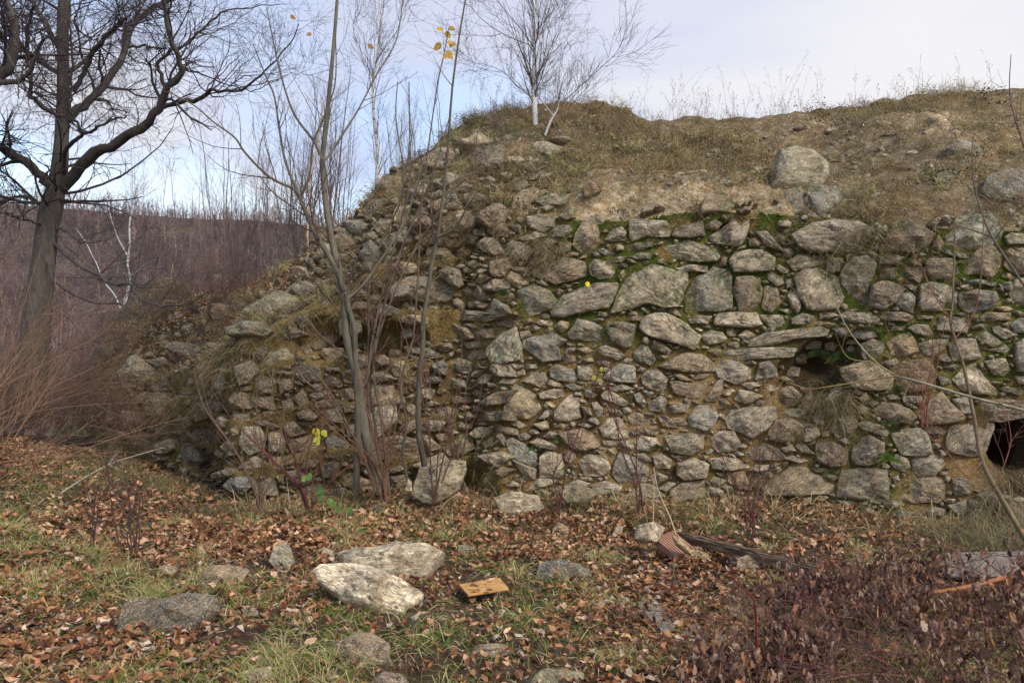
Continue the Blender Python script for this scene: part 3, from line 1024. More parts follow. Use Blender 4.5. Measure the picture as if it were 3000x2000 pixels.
GREY = (0.33, 0.30, 0.245); BEIGE = (0.38, 0.335, 0.26); BROWN = (0.25, 0.195, 0.13)
DARK = (0.15, 0.127, 0.095); BLUE = (0.26, 0.265, 0.245); TAN = (0.40, 0.32, 0.21); GREEN = (0.25, 0.26, 0.20)
def pick_colour(r, x, z):
    """grey and beige schist on the right, browner and darker towards the left end"""
    left = np.clip((0.1 - x) / 1.6, 0, 1)
    w = np.array([0.34 - 0.10 * left, 0.24 - 0.12 * left, 0.17 + 0.16 * left, 0.05 + 0.22 * left, 0.08, 0.06, 0.06])
    w = w / w.sum()
    c = np.array([GREY, BEIGE, BROWN, DARK, BLUE, TAN, GREEN][r.choice(7, p=w)])
    return c * r.uniform(0.70, 1.25) * (1 - 0.40 * left) * (1 + np.array([0.05, 0.0, -0.10]) * left)

def frame_from(N):
    N = N / np.linalg.norm(N)
    U = np.cross([0, 0, 1.0], N); U /= np.linalg.norm(U)
    U = -U if U[0] < 0 else U
    W = np.cross(N, U)
    if W[2] < 0: W = -W
    return U, W, N

def to_plane(poly, O, N):
    """project photo outline onto the plane through O with normal N"""
    d = np.column_stack([(poly[:, 0] - 1500) / F, np.ones(len(poly)), -(poly[:, 1] - 1000) / F])
    o = np.array([0, 0, CAMZ])
    t = np.dot(O - o, N) / (d @ N)
    return o + d * t[:, None]

stone_list = []      # (area_px, outline, colour or None)
occ = np.zeros((500, 750), bool)     # quarter-resolution map of where stones already sit
def raster(poly, grow=0.0):
    """boolean raster of a polygon on the quarter-res grid -> (slice, mask)"""
    c = poly.mean(0); q = (poly - c)
    L = np.linalg.norm(q, axis=1, keepdims=True)
    q = (q * (1 + grow / np.maximum(L, 1)) + c) / 4
    x0, y0 = np.floor(q.min(0)).astype(int); x1, y1 = np.ceil(q.max(0)).astype(int) + 1
    x0, y0 = max(x0, 0), max(y0, 0); x1, y1 = min(x1, 750), min(y1, 500)
    if x1 <= x0 or y1 <= y0: return None
    yy, xx = np.mgrid[y0:y1, x0:x1] + 0.5
    ins = np.zeros(xx.shape, bool); j = len(q) - 1
    for i in range(len(q)):
        c1 = (q[i, 1] > yy) != (q[j, 1] > yy)
        with np.errstate(divide='ignore', invalid='ignore'):
            xi = (q[j, 0] - q[i, 0]) * (yy - q[i, 1]) / (q[j, 1] - q[i, 1]) + q[i, 0]
        ins ^= c1 & (xx < xi); j = i
    return (slice(y0, y1), slice(x0, x1)), ins

OVR = {('R2', 0): GREY, ('R2', 12): BEIGE, ('R2', 14): BLUE, ('R2', 15): GREEN, ('R2', 16): GREY, ('R2', 10): BROWN, ('R2', 35): (0.28, 0.17, 0.11),
       ('R3', 2): GREY, ('R3', 3): (0.15, 0.115, 0.08), ('R3', 5): (0.33, 0.36, 0.30), ('R3', 6): (0.46, 0.42, 0.33), ('R3', 13): DARK, ('R3', 24): (0.14, 0.14, 0.13),
       ('R3', 18): BEIGE, ('R3', 16): BROWN, ('R3', 17): BROWN, ('R3', 35): (0.36, 0.26, 0.15), ('R3', 8): BEIGE,
       ('R4', 0): (0.32, 0.33, 0.26), ('R4', 7): BEIGE, ('R4', 16): BLUE, ('R4', 18): (0.36, 0.37, 0.34), ('R4', 28): (0.32, 0.26, 0.15), ('R4', 31): (0.27, 0.29, 0.29),
       ('R4', 39): BLUE, ('R4', 42): (0.30, 0.32, 0.29), ('R4', 43): (0.40, 0.34, 0.26), ('R4', 50): (0.22, 0.22, 0.20), ('R4', 41): (0.26, 0.18, 0.11),
       ('R4', 59): DARK, ('R4', 60): DARK, ('R4', 32): (0.45, 0.40, 0.33),
       ('R5', 0): BEIGE, ('R5', 1): GREY, ('R5', 4): BLUE, ('R5', 6): (0.33, 0.27, 0.18), ('R5', 7): (0.30, 0.20, 0.12), ('R5', 15): (0.17, 0.12, 0.075), ('R5', 14): GREY,
       ('R5', 19): (0.27, 0.22, 0.15), ('R5', 20): (0.22, 0.20, 0.16), ('R5', 24): (0.24, 0.15, 0.09), ('R5', 28): DARK, ('R5', 29): DARK, ('R5', 30): DARK, ('R5', 32): (0.10, 0.11, 0.12),
       ('R6', 7): BROWN, ('R6', 9): (0.17, 0.13, 0.10), ('R6', 11): (0.20, 0.17, 0.13), ('R6', 12): (0.25, 0.19, 0.13), ('R6', 16): DARK,
       ('RB', 1): (0.16, 0.18, 0.18), ('R1', 0): (0.17, 0.155, 0.125), ('R1', 1): (0.17, 0.15, 0.12), ('R1', 7): DARK, ('R1', 12): (0.40, 0.40, 0.37), ('R1', 11): TAN,
       ('R1', 10): TAN, ('R1', 15): (0.34, 0.28, 0.18), ('R1', 6): (0.36, 0.29, 0.18), ('R1', 16): (0.26, 0.15, 0.07), ('R1', 22): (0.36, 0.30, 0.19),
       ('L5', 0): (0.15, 0.17, 0.175), ('L5', 1): GREEN, ('L5', 7): BROWN, ('L5', 8): GREY, ('L5', 13): (0.28, 0.25, 0.18), ('L6', 0): BROWN, ('L6', 11): (0.22, 0.20, 0.11)}
for key in ('R1', 'R2', 'R3', 'R4', 'R5', 'R6', 'RB', 'L5', 'L6'):
    for i, p in enumerate(outlines(key)):
        rs = raster(p, 4.5)
        if rs is None: continue
        sl, m = rs
        if m.sum() and (occ[sl] & m).sum() > 0.35 * m.sum(): continue      # traced twice from two sides
        occ[sl] |= m
        stone_list.append((abs(area(p)), p, OVR.get((key, i))))

# where smaller stones may be added between the traced ones
face = [(300, 1235), (335, 1120), (390, 1060), (520, 1000), (700, 1010), (760, 1040), (900, 1010), (960, 960), (1060, 800), (960, 700), (1000, 560), (1150, 500), (1330, 520), (1460, 560),
        (1560, 610), (1690, 690), (1860, 650), (2000, 600), (2230, 600), (2360, 560), (2420, 660), (2740, 660), (2760, 630), (3010, 690), (3010, 1290), (2900, 1230), (2850, 1240),
        (2780, 1330), (2790, 1430), (3010, 1440), (3010, 1570), (2690, 1560), (2400, 1570), (2150, 1520), (1900, 1480), (1500, 1440), (1380, 1330), (1300, 1420), (1000, 1480), (740, 1500), (690, 1440), (560, 1400), (400, 1320)]
sl, m = raster(np.array(face, float))
free = np.zeros_like(occ); free[sl] = m
for q_ in ([(2320, 1000), (2480, 990), (2460, 1120), (2400, 1150), (2300, 1100)], [(2890, 1250), (3010, 1240), (3010, 1400), (2890, 1390)], [(1190, 915), (1330, 915), (1330, 990), (1200, 1000), (1080, 1040), (1060, 960)]):
    s_, m_ = raster(np.array(q_, float)); occ[s_] |= m_
def fill(n, wmin, wmax, asp=(1.2, 2.6), grow=2, keep=None):
    got = 0
    ys_, xs_ = np.nonzero(free & ~occ)
    for k in range(n):
        i = rng.integers(len(ys_))
        cx, cy = xs_[i] * 4 + 2, ys_[i] * 4 + 2
        w = rng.uniform(wmin, wmax); h = w / rng.uniform(*asp)
        a = rng.normal(0.05, 0.28)
        nn = rng.integers(4, 7)
        th = (np.arange(nn) + rng.uniform(-0.3, 0.3, nn)) / nn * 2 * math.pi
        # superellipse so that stones are blocky
        cs, sn = np.cos(th), np.sin(th)
        rr = (np.abs(cs) ** 4 + np.abs(sn) ** 4) ** (-1 / 4) * rng.uniform(0.78, 1.0, nn)
        px_, py_ = rr * cs * w / 2, rr * sn * h / 2
        p = np.column_stack([cx + px_ * math.cos(a) - py_ * math.sin(a), cy + px_ * math.sin(a) + py_ * math.cos(a)])
        rs = raster(p, grow)
        if rs is None: continue
        s_, m_ = rs
        if m_.sum() == 0 or (occ[s_] & m_).any(): continue
        if not (free[s_] | ~m_).all(): continue
        ax = np.array([math.cos(a), math.sin(a)])
        for axis in (ax, np.array([-ax[1], ax[0]]), ax, np.array([-ax[1], ax[0]])):     # swell until it meets its neighbours
            for f_ in (1.3, 1.12):
                c_ = p.mean(0); q_ = p - c_
                p2 = p + (q_ @ axis)[:, None] * axis * (f_ - 1)
                r2 = raster(p2, grow)
                if r2 is None or (occ[r2[0]] & r2[1]).any() or not (free[r2[0]] | ~r2[1]).all(): continue
                p, s_, m_ = p2, r2[0], r2[1]; break
        occ[s_] |= m_
        stone_list.append((abs(area(p)), p, None)); got += 1
    return got
for (n, a, b, g) in ((2500, 60, 85, 2.5), (3000, 42, 62, 3), (2800, 28, 44, 3), (2200, 16, 28, 2.5), (1500, 11, 16, 2)):
    fill(n, a, b, grow=g)

sl2, m2_ = raster(np.array([(560, 930), (640, 890), (800, 850), (1000, 670), (1180, 510), (1330, 400), (1480, 420), (1520, 560), (1150, 560), (960, 800), (900, 1000), (700, 1000)], float))
free = np.zeros_like(occ); free[sl2] = m2_
for (n, a, b, g) in ((130, 80, 130, 6), (220, 50, 85, 6), (260, 30, 50, 6)): fill(n, a, b, grow=g)
stone_list.sort(key=lambda s: -s[0])
joined = {'V': [], 'Q': [], 'T': [], 'tint': [], 'rc': [], 'moss': []}; joff = 0
nparts = 0
def add_joined(J, V, Q, T, **at_):
    off = sum(len(v) for v in J['V'])
    J['V'].append(V); J['Q'].append(Q + off); J['T'].append(T + off)
    for k, a in at_.items(): J[k].append(a)
def moss_on(L, W, size, x, z):
    """moss climbs from the joints on to the rims"""
    return np.clip(moss_mask(np.array([[x, 0, z]]))[0], 0, 1) * np.clip(1.0 - L[:, 2] / (0.03 + 0.09 * size), 0, 1) * 0.8
for k, (ar, p, col) in enumerate(stone_list):
    cpx = p.mean(0)
    h = cast(*cpx)
    if h is None: continue
    O, N, isw = h
    view = norm(np.array([0, 0, CAMZ]) - O)
    N = N if isw else norm(N * 0.45 + np.array([0, -1.0, 0.25]) * 0.8)
    dv_ = np.dot(N, view)
    if dv_ < 0.62: N = norm(N + view * (0.8 if dv_ > 0.2 else 1.2))
    r = np.random.default_rng(1000 + k)
    N = norm(N + r.normal(0, 0.07, 3))
    if not np.dot(N, view) > 0.2: continue
    W3 = to_plane(p, O, N)
    U, W, Nn = frame_from(N)
    cen = W3.mean(0)
    L2 = np.column_stack([(W3 - cen) @ U, (W3 - cen) @ W])
    size = math.sqrt(abs(area(L2)))
    if size > 1.2 or size < 0.02: continue
    big = nparts < 299
    front = min(0.11, 0.12 * size + 0.026) * r.uniform(0.7, 1.5)
    if O[0] < 0: front *= 1.5
    back = 0.10 + 0.25 * size
    nseg = 34 if size > 0.3 else (26 if big else 12)
    cen = cen + Nn * (0.006 + 0.015 * size)
    L2 = L2 * (1.05 if big else 1.02)
    if not isw: cen = cen + Nn * 0.05
    L, Q, T, size = stone_geo(L2, front, back, 50 + k, nseg, closed=False, rough=1.0 if big else 0.8)
    Wd = cen + L[:, :1] * U + L[:, 1:2] * W + L[:, 2:] * Nn
    x, z = cen[0], cen[2]
    c = np.array(col) * r.uniform(0.95, 1.08) if col is not None else pick_colour(r, x, z)
    # weathered warm/cold drift across one stone
    tint = np.tile(c, (len(L), 1))
    rc = rock_coords(L, r)
    ms = moss_on(L, W, size, x, z)
    if big:
        nparts += 1
        loc = cen - wl
        me = mesh_np('stone', Wd - cen, Q, T, M_rock, {'tint': tint, 'rc': rc, 'moss': ms})
        link('stone', me, parent=wall, loc=tuple(loc))
    else:
        add_joined(joined, Wd - wl, Q, T, tint=tint, rc=rc, moss=ms)
if joined['V']:
    me = mesh_np('rubble', np.concatenate(joined['V']), np.concatenate(joined['Q']), np.concatenate(joined['T']), M_rock,
                 {k: np.concatenate(joined[k]) for k in ('tint', 'rc', 'moss')})
    link('rubble', me, parent=wall, kind='stuff')
print('wall stones', nparts, 'rubble', len(joined['V']))
# ------------------------------------------------------------------ tubes
def ortho(T):
    ref = np.where(np.abs(T[..., 2:3]) < 0.8, np.array([0, 0, 1.0]), np.array([1.0, 0, 0]))
    U = norm(np.cross(T, ref)); return U, np.cross(T, U)

def sweep(P, Rr, k=3):
    """P (n,m,3) R (n,m) -> V, quads"""
    n, m, _ = P.shape
    T = norm(np.gradient(P, axis=1)) if m > 2 else norm(np.repeat((P[:, 1:] - P[:, :1]), 2, axis=1))
    U, W = ortho(norm(T.mean(1, keepdims=True)))
    U = norm(U - T * np.sum(U * T, -1, keepdims=True)); W = np.cross(T, U)
    a = np.arange(k) / k * 2 * math.pi
    V = P[:, :, None] + Rr[:, :, None, None] * (np.cos(a)[:, None] * U[:, :, None] + np.sin(a)[:, None] * W[:, :, None])
    i = np.arange(n)[:, None, None] * (m * k) + np.arange(m - 1)[None, :, None] * k
    j = np.arange(k)[None, None, :]; j2 = (j + 1) % k
    q = np.stack([i + j, i + j2, i + k + j2, i + k + j], -1).reshape(-1, 4)
    return V.reshape(-1, 3), q

class Tubes:
    def __init__(s): s.V, s.Q, s.Cc, s.n = [], [], [], 0
    def add(s, P, Rr, col, k=3):
        P = np.asarray(P, float); Rr = np.asarray(Rr, float)
        if P.ndim == 2: P, Rr = P[None], Rr[None]
        if not len(P): return
        V, q = sweep(P, Rr, k)
        c = np.asarray(col, float)
        if c.ndim == 1: c = np.tile(c, (len(V), 1))
        else: c = np.repeat(c, P.shape[1] * k, 0)
        s.V.append(V); s.Q.append(q + s.n); s.Cc.append(c); s.n += len(V)
    def mesh(s, name, mat, origin=(0, 0, 0), smooth=True):
        V = np.concatenate(s.V) - np.asarray(origin)
        return mesh_np(name, V, np.concatenate(s.Q), None, mat, {'tint': np.concatenate(s.Cc)}, smooth)

def poly_smooth(pts, n, jit=0.0, r=None):
    """catmull-rom through control points -> n points"""
    P = np.asarray(pts, float); m = len(P)
    t = np.linspace(0, m - 1, n); i = np.clip(np.floor(t).astype(int), 0, m - 2); f = (t - i)[:, None]
    p0, p1, p2, p3 = P[np.clip(i - 1, 0, m - 1)], P[i], P[i + 1], P[np.clip(i + 2, 0, m - 1)]
    Q = 0.5 * (2 * p1 + (-p0 + p2) * f + (2 * p0 - 5 * p1 + 4 * p2 - p3) * f ** 2 + (-p0 + 3 * p1 - 3 * p2 + p3) * f ** 3)
    if jit and r is not None:
        Q[1:-1] += r.normal(0, jit, (n - 2, 3))
    return Q

def spawn(P, Rr, num, t0, t1, L, r, ang=(30, 60), up=0.15, wig=0.18, m=4, rf=0.5, taper=0.3, flatY=1.0, rmin=0.0012, side=None):
    """children from parent polylines. L is (lo, hi) length; returns Pc (N,m,3), Rc (N,m)"""
    n, mp, _ = P.shape
    idx = np.repeat(np.arange(n), num) if np.isscalar(num) else np.repeat(np.arange(n), num)
    N = len(idx)
    if N == 0: return np.zeros((0, m, 3)), np.zeros((0, m))
    t = r.uniform(t0, t1, N) * (mp - 1); i = np.clip(t.astype(int), 0, mp - 2); f = (t - i)[:, None]
    A, B = P[idx, i], P[idx, i + 1]
    O = A + (B - A) * f
    r0 = (Rr[idx, i] * (1 - f[:, 0]) + Rr[idx, i + 1] * f[:, 0])
    T = norm(B - A); U, W = ortho(T)
    ph = r.uniform(0, 2 * math.pi, N)
    perp = np.cos(ph)[:, None] * U + np.sin(ph)[:, None] * W
    a = np.radians(r.uniform(ang[0], ang[1], N))[:, None]
    D = np.cos(a) * T + np.sin(a) * perp
    D[:, 1] *= flatY
    D = norm(D)
    Ls = r.uniform(L[0], L[1], N) * (1.15 - 0.6 * (t / (mp - 1)))
    step = Ls / (m - 1)
    pts = [O]; d = D
    for s in range(m - 1):
        d = norm(d + r.normal(0, wig, (N, 3)) + np.array([0, 0, up]))
        pts.append(pts[-1] + d * step[:, None])
    Pc = np.stack(pts, 1)
    rb = np.maximum(r0 * rf, rmin)
    Rc = np.maximum(rb[:, None] * np.linspace(1, taper, m)[None], rmin * 0.7)
    return Pc, Rc

def px_line(pts, scale_off, Y, depth=None):
    """traced pixel line -> world points. Y base distance, depth optional list of offsets"""
    ox, oy, s = scale_off
    out = []
    for i, (a, b) in enumerate(pts):
        y = Y if depth is None else Y + depth * i / max(1, len(pts) - 1)
        out.append(at(ox + a / s, oy + b / s, y))
    return np.array(out)
T1 = (0, 0, 2.24); B3 = (0, 600, 2.24); NAT = (0, 0, 1.0); U2 = (900, 0, 2.24)

# ------------------------------------------------------------------ the big bare tree on the left
def limb(pts, so, Y, w0, w1, depth=0.0, n=26, r=None, jit=0.0):
    P = poly_smooth(px_line(pts, so, Y, depth), n)
    if r is not None and jit: P[1:-1] += r.normal(0, jit, (n - 2, 3))
    Rr = np.linspace(w0, w1, n) / so[2] / 2 / F * Y
    return P, Rr

def build_big_tree():
    r = np.random.default_rng(3)
    Y = 13.0
    bark = np.array([0.095, 0.080, 0.066]); tw = np.array([0.065, 0.047, 0.050])
    base = at(70, 1310, Y)
    tree = empty('bare_tree', base, 'large old bare deciduous tree with dark spreading limbs at the left', 'tree')
    Tt = Tubes()
    tp = poly_smooth(px_line([(150, 2800), (215, 2350), (250, 2000), (290, 1700), (310, 1500), (345, 1330), (385, 1150), (405, 900), (415, 600), (412, 350), (412, 150), (425, -100), (430, -500)], T1, Y), 60)
    tr = np.interp(np.linspace(0, 12, 60), range(13), [230, 190, 165, 150, 142, 135, 105, 86, 78, 74, 72, 68, 50]) / 2.24 / 2 / F * Y
    tr = tr * (1 + 0.07 * fbm(tp * 3.1, 3, 4))
    Tt.add(tp, tr, bark, 14)
    link('trunk', Tt.mesh('trunk', M_bark, base), parent=tree)
    spec = [  # points, frame, w0, w1, depth drift
     ([(345, 1230), (200, 1090), (90, 1020), (0, 960), (-120, 880)], T1, 66, 36, -1.2),
     ([(395, 1245), (480, 1150), (560, 1060), (640, 990), (740, 960), (830, 890), (920, 840), (1000, 760), (1050, 690), (1080, 600), (1150, 530), (1190, 460), (1170, 380), (1150, 320), (1100, 160), (1080, 50), (1050, -60)], T1, 78, 20, -1.6),
     ([(1060, 710), (1180, 670), (1290, 660), (1370, 610), (1400, 590), (1500, 600), (1600, 585), (1700, 510), (1780, 430), (1900, 290), (1960, 160)], T1, 32, 5, -1.3),
     ([(1080, 600), (1050, 480), (1030, 420), (1110, 340), (1180, 310), (1300, 220), (1390, 130), (1520, 60), (1700, 50), (1880, 30)], T1, 28, 4, -0.5),
     ([(1190, 450), (1300, 480), (1450, 540), (1550, 575), (1680, 590), (1850, 505), (1990, 470)], T1, 12, 3, -0.4),
     ([(1170, 330), (1300, 240), (1400, 210), (1560, 130), (1700, 20)], T1, 12, 4, 0.6),
     ([(440, 790), (500, 720), (560, 690), (640, 600), (730, 500), (800, 370), (830, 290), (870, 170), (900, 130), (980, 70), (1060, 30), (1150, -10)], T1, 60, 30, 1.4),
     ([(840, 310), (950, 305), (1050, 320), (1095, 315)], T1, 18, 8, -0.3),
     ([(480, 600), (560, 460), (610, 350), (650, 290), (720, 210), (790, 150), (825, 130)], T1, 34, 24, -0.8),
     ([(450, 470), (570, 390), (640, 310), (740, 210), (840, 200)], T1, 28, 12, 0.9),
     ([(610, 260), (520, 200), (490, 120), (560, -20)], T1, 14, 8, -0.2),
     ([(405, 330), (330, 230), (290, 140), (230, 50), (180, -30)], T1, 40, 28, 0.5),
     ([(405, 490), (250, 400), (150, 320), (50, 270), (-20, 220)], T1, 34, 22, -0.9),
     ([(445, 780), (350, 740), (230, 660), (190, 620), (210, 520), (180, 380), (170, 250), (200, 100), (230, 40)], T1, 32, 12, -1.3),
     ([(420, 1170), (430, 1000), (520, 900), (600, 860), (700, 800), (830, 760)], T1, 34, 8, -1.5),
     ([(560, 880), (500, 800), (465, 740), (465, 600), (470, 450), (460, 200), (460, 0)], T1, 22, 12, -0.3),
     ([(620, 655), (700, 660), (740, 710), (850, 740)], T1, 18, 6, -0.4),
     ([(850, 340), (870, 390), (950, 420), (1030, 440)], T1, 12, 6, -0.2),
     ([(350, 250), (480, 380), (600, 440), (720, 510), (850, 530), (900, 600), (1000, 660), (1130, 665), (1250, 640), (1400, 560)], B3, 26, 4, -3.5),
     ([(340, 500), (500, 590), (640, 640), (800, 660), (850, 740), (950, 810), (1170, 860), (1300, 820), (1500, 720)], B3, 18, 3, -4.0),
     ([(360, 130), (520, 240), (640, 240), (760, 210)], B3, 14, 3, -1.0),
     ([(350, 180), (460, 290), (600, 420), (680, 500), (760, 470), (860, 520), (980, 510), (1000, 440)], B3, 12, 3, -2.0),
     ([(330, 160), (200, 100), (60, 60), (-40, 20)], B3, 20, 8, -1.0),
     ([(330, 60), (150, -60), (-40, 10)], B3, 26, 14, 1.0),
     ([(300, 300), (420, 700), (700, 1000), (1000, 1055), (1250, 1020)], B3, 11, 2, -3.0),
    ]
    PS, RS = [], []
    for pts, so, w0, w1, dp in spec:
        # keep the traced outline while the limb swings nearer or further
        P, Rr = limb(pts, so, Y, w0, w1, dp, 30, r, 0.012)
        Rr = Rr * (1 + 0.10 * fbm(P * 5, 2, 6))
        tb = Tubes(); tb.add(P, Rr, bark * 0.85, 8 if w0 > 20 else 6)
        link('limb', tb.mesh('limb', M_bark, base), parent=tree)
        PS.append(P); RS.append(Rr)
    P = np.stack(PS); Rr = np.stack(RS)
    crown = Tubes()
    num = np.array([13 if s[2] > 25 else 9 for s in spec])
    c1, r1 = spawn(P, Rr, num, 0.25, 1.0, (0.5, 1.5), r, (25, 75), 0.05, 0.22, 7, 0.42, 0.3, rmin=0.003)
    # trunk sheds thin boughs as well
    c1b, r1b = spawn(tp[None, 22:], tr[None, 22:], 34, 0.0, 1.0, (0.8, 2.4), r, (50, 95), 0.06, 0.2, 7, 0.16, 0.25, rmin=0.003)
    c1 = np.concatenate([c1, c1b]); r1 = np.concatenate([r1, r1b])
    c2, r2 = spawn(c1, r1, 7, 0.15, 1.0, (0.3, 0.85), r, (25, 65), 0.03, 0.2, 5, 0.55, 0.4, rmin=0.0022)
    c3, r3 = spawn(c2, r2, 4, 0.2, 1.0, (0.10, 0.35), r, (25, 60), 0.02, 0.18, 3, 0.7, 0.5, rmin=0.0018)
    crown.add(c1, r1, tw * 1.1, 4); crown.add(c2, r2, tw, 3); crown.add(c3, r3, tw, 3)
    # drooping lower boughs
    link('crown', crown.mesh('crown', M_twig, base), parent=tree, kind='stuff')
    # a limb of a second tree that reaches in from the edge
    t2 = empty('bare_tree', at(-60, 1350, 12.2), 'bare tree cut off by the left edge, one thick stem in view', 'tree')
    b2 = np.array(t2.location)
    PS, RS = [], []
    for nm, pts, w0, w1, dp in (('trunk', [(-200, 2900), (-170, 1800), (-130, 1000), (-60, 560), (0, 500), (70, 420), (95, 300), (95, 180), (60, 80), (40, -30), (20, -200)], 110, 38, 0),
                            ('limb', [(-90, 620), (0, 545), (100, 540), (180, 490), (230, 380), (260, 280), (330, 240)], 44, 10, -0.8),
                            ('limb', [(-60, 60), (20, 230), (60, 380), (110, 480), (125, 640)], 16, 8, -0.5)):
        P, Rr = limb(pts, T1, 12.2, w0, w1, dp, 30, r, 0.01)
        tb = Tubes(); tb.add(P, Rr, bark, 9)
        link(nm, tb.mesh(nm, M_bark, b2), parent=t2); PS.append(P); RS.append(Rr)
    P = np.stack(PS); Rr = np.stack(RS)
    c1, r1 = spawn(P, Rr, 16, 0.35, 1.0, (0.5, 1.6), r, (30, 80), 0.05, 0.22, 6, 0.3, 0.3, rmin=0.003)
    c2, r2 = spawn(c1, r1, 6, 0.15, 1.0, (0.3, 0.8), r, (25, 65), 0.03, 0.2, 4, 0.55, 0.4, rmin=0.0022)
    c3, r3 = spawn(c2, r2, 3, 0.2, 1.0, (0.1, 0.3), r, (25, 60), 0.02, 0.18, 3, 0.7, 0.5, rmin=0.0018)
    tb = Tubes(); tb.add(c1, r1, tw, 4); tb.add(c2, r2, tw, 3); tb.add(c3, r3, tw, 3)
    link('crown', tb.mesh('crown', M_twig, b2), parent=t2, kind='stuff')
build_big_tree()

# ------------------------------------------------------------------ birches
def birch(pts, so, Y, w0, w1, label, seed, nb=38, bl=(0.5, 1.5), side=(), group=None, col=(0.72, 0.69, 0.65), bang=(25, 50), up=0.10, t0=0.12):
    r = np.random.default_rng(seed)
    P, Rr = limb(pts, so, Y, w0, w1, 0, 40)
    base = P[0]
    t = empty('birch_tree', base, label, 'tree', group)
    tb = Tubes(); tb.add(P, Rr, col, 10)
    link('trunk', tb.mesh('trunk', M_birch, base), parent=t)
    PS, RS = [P], [Rr]
    for q, a, b, dp in side:
        P2, R2 = limb(q, so, Y, a, b, dp, 40)
        tb = Tubes(); tb.add(P2, R2, np.array(col) * (0.9 if a > 9 else 0.35), 6)
        link('limb', tb.mesh('limb', M_birch if a > 9 else M_twig, base), parent=t); PS.append(P2); RS.append(R2)
    P = np.stack(PS); Rr = np.stack(RS); tw = np.array([0.10, 0.075, 0.07])
    num = np.array([nb] + [max(6, nb // 4)] * (len(PS) - 1))
    c1, r1 = spawn(P, Rr, num, t0, 1.0, bl, r, bang, up, 0.09, 8, 0.22, 0.3, rmin=0.0022)
    c2, r2 = spawn(c1, r1, 7, 0.15, 1.0, (0.2, 0.6), r, (20, 50), 0.05, 0.14, 5, 0.6, 0.4, rmin=0.0016)
    c3, r3 = spawn(c2, r2, 2, 0.2, 0.9, (0.1, 0.25), r, (20, 50), 0.02, 0.14, 3, 0.7, 0.5, rmin=0.0013)
    tb = Tubes(); tb.add(c1, r1, tw, 4); tb.add(c2, r2, tw, 3); tb.add(c3, r3, tw, 3)
    link('crown', tb.mesh('crown', M_twig, base), parent=t, kind='stuff')
    return t
birch([(1495, 935), (1495, 750), (1485, 600), (1492, 400), (1490, 200), (1485, 0), (1480, -350), (1470, -700)], U2, 10.15, 40, 14,
      'white-stemmed birch standing alone on top of the mound', 21, 44, (0.4, 1.25),
      side=[([(1480, 300), (1400, 190), (1300, 70), (1230, -20), (1150, -150)], 8, 3, -0.5), ([(1500, 260), (1560, 180), (1610, 80), (1650, -20)], 8, 3, 0.4),
            ([(1480, 640), (1380, 570), (1280, 470), (1150, 420), (1080, 430)], 6, 2, -0.8), ([(1500, 750), (1640, 700), (1800, 560), (1900, 470), (2040, 330), (2095, 180)], 7, 2, -0.8),
            ([(1470, 300), (1300, 230), (1150, 130), (1060, 30)], 7, 2, -0.6), ([(1500, 500), (1580, 380), (1660, 200), (1700, 40)], 7, 2, 0.6)])
birch([(470, 1420), (455, 1250), (460, 1000), (440, 800), (430, 560), (450, 430), (480, 200), (500, 50), (510, -150)], U2, 11.1, 24, 6,
      'slim birch with pale flaking stem on the left shoulder of the mound', 22, 30, (0.3, 0.9), col=(0.58, 0.50, 0.42), bang=(15, 40),
      side=[([(445, 420), (520, 300), (600, 180), (630, 0)], 7, 2, -0.3), ([(435, 520), (350, 330), (300, 180), (330, 100)], 5, 2, 0.3)])
birch([(865, 930), (820, 790), (795, 700), (820, 640), (850, 480), (835, 380), (850, 280), (850, 120), (870, 0), (868, -180), (862, -400)], B3, 16.5, 26, 4,
      'double-stemmed white birch leaning in the valley behind the left end of the wall', 23, 26, (0.4, 1.2), col=(0.76, 0.73, 0.70), t0=0.3,
      side=[([(795, 690), (750, 590), (680, 500), (640, 400), (600, 320), (560, 240), (500, 160)], 11, 4, 0.8), ([(850, 470), (900, 440), (950, 390), (975, 350)], 9.5, 4, -0.2),
            ([(835, 330), (780, 230), (735, 110), (715, 30)], 9.5, 4, 0.4)])
birch([(2055, 640), (2040, 560), (2025, 400), (2018, 200), (2030, 0), (2040, -200), (2090, -420), (2120, -700)], B3, 10.6, 20, 8,
      'thin birch sapling with peeling orange bark left of the forked sapling', 24, 14, (0.3, 0.9), col=(0.55, 0.40, 0.27), bang=(15, 40))
birch([(1560, 890), (1600, 790), (1640, 720), (1655, 640), (1672, 545)], U2, 9.9, 17, 8,
      'short broken birch stem leaning right beside the big birch', 25, 6, (0.2, 0.5), t0=0.4, col=(0.6, 0.56, 0.52),
      side=[([(1615, 760), (1560, 690), (1520, 640)], 9.6, 5, -0.2), ([(1640, 745), (1720, 700), (1850, 560)], 6, 3, -0.3)])

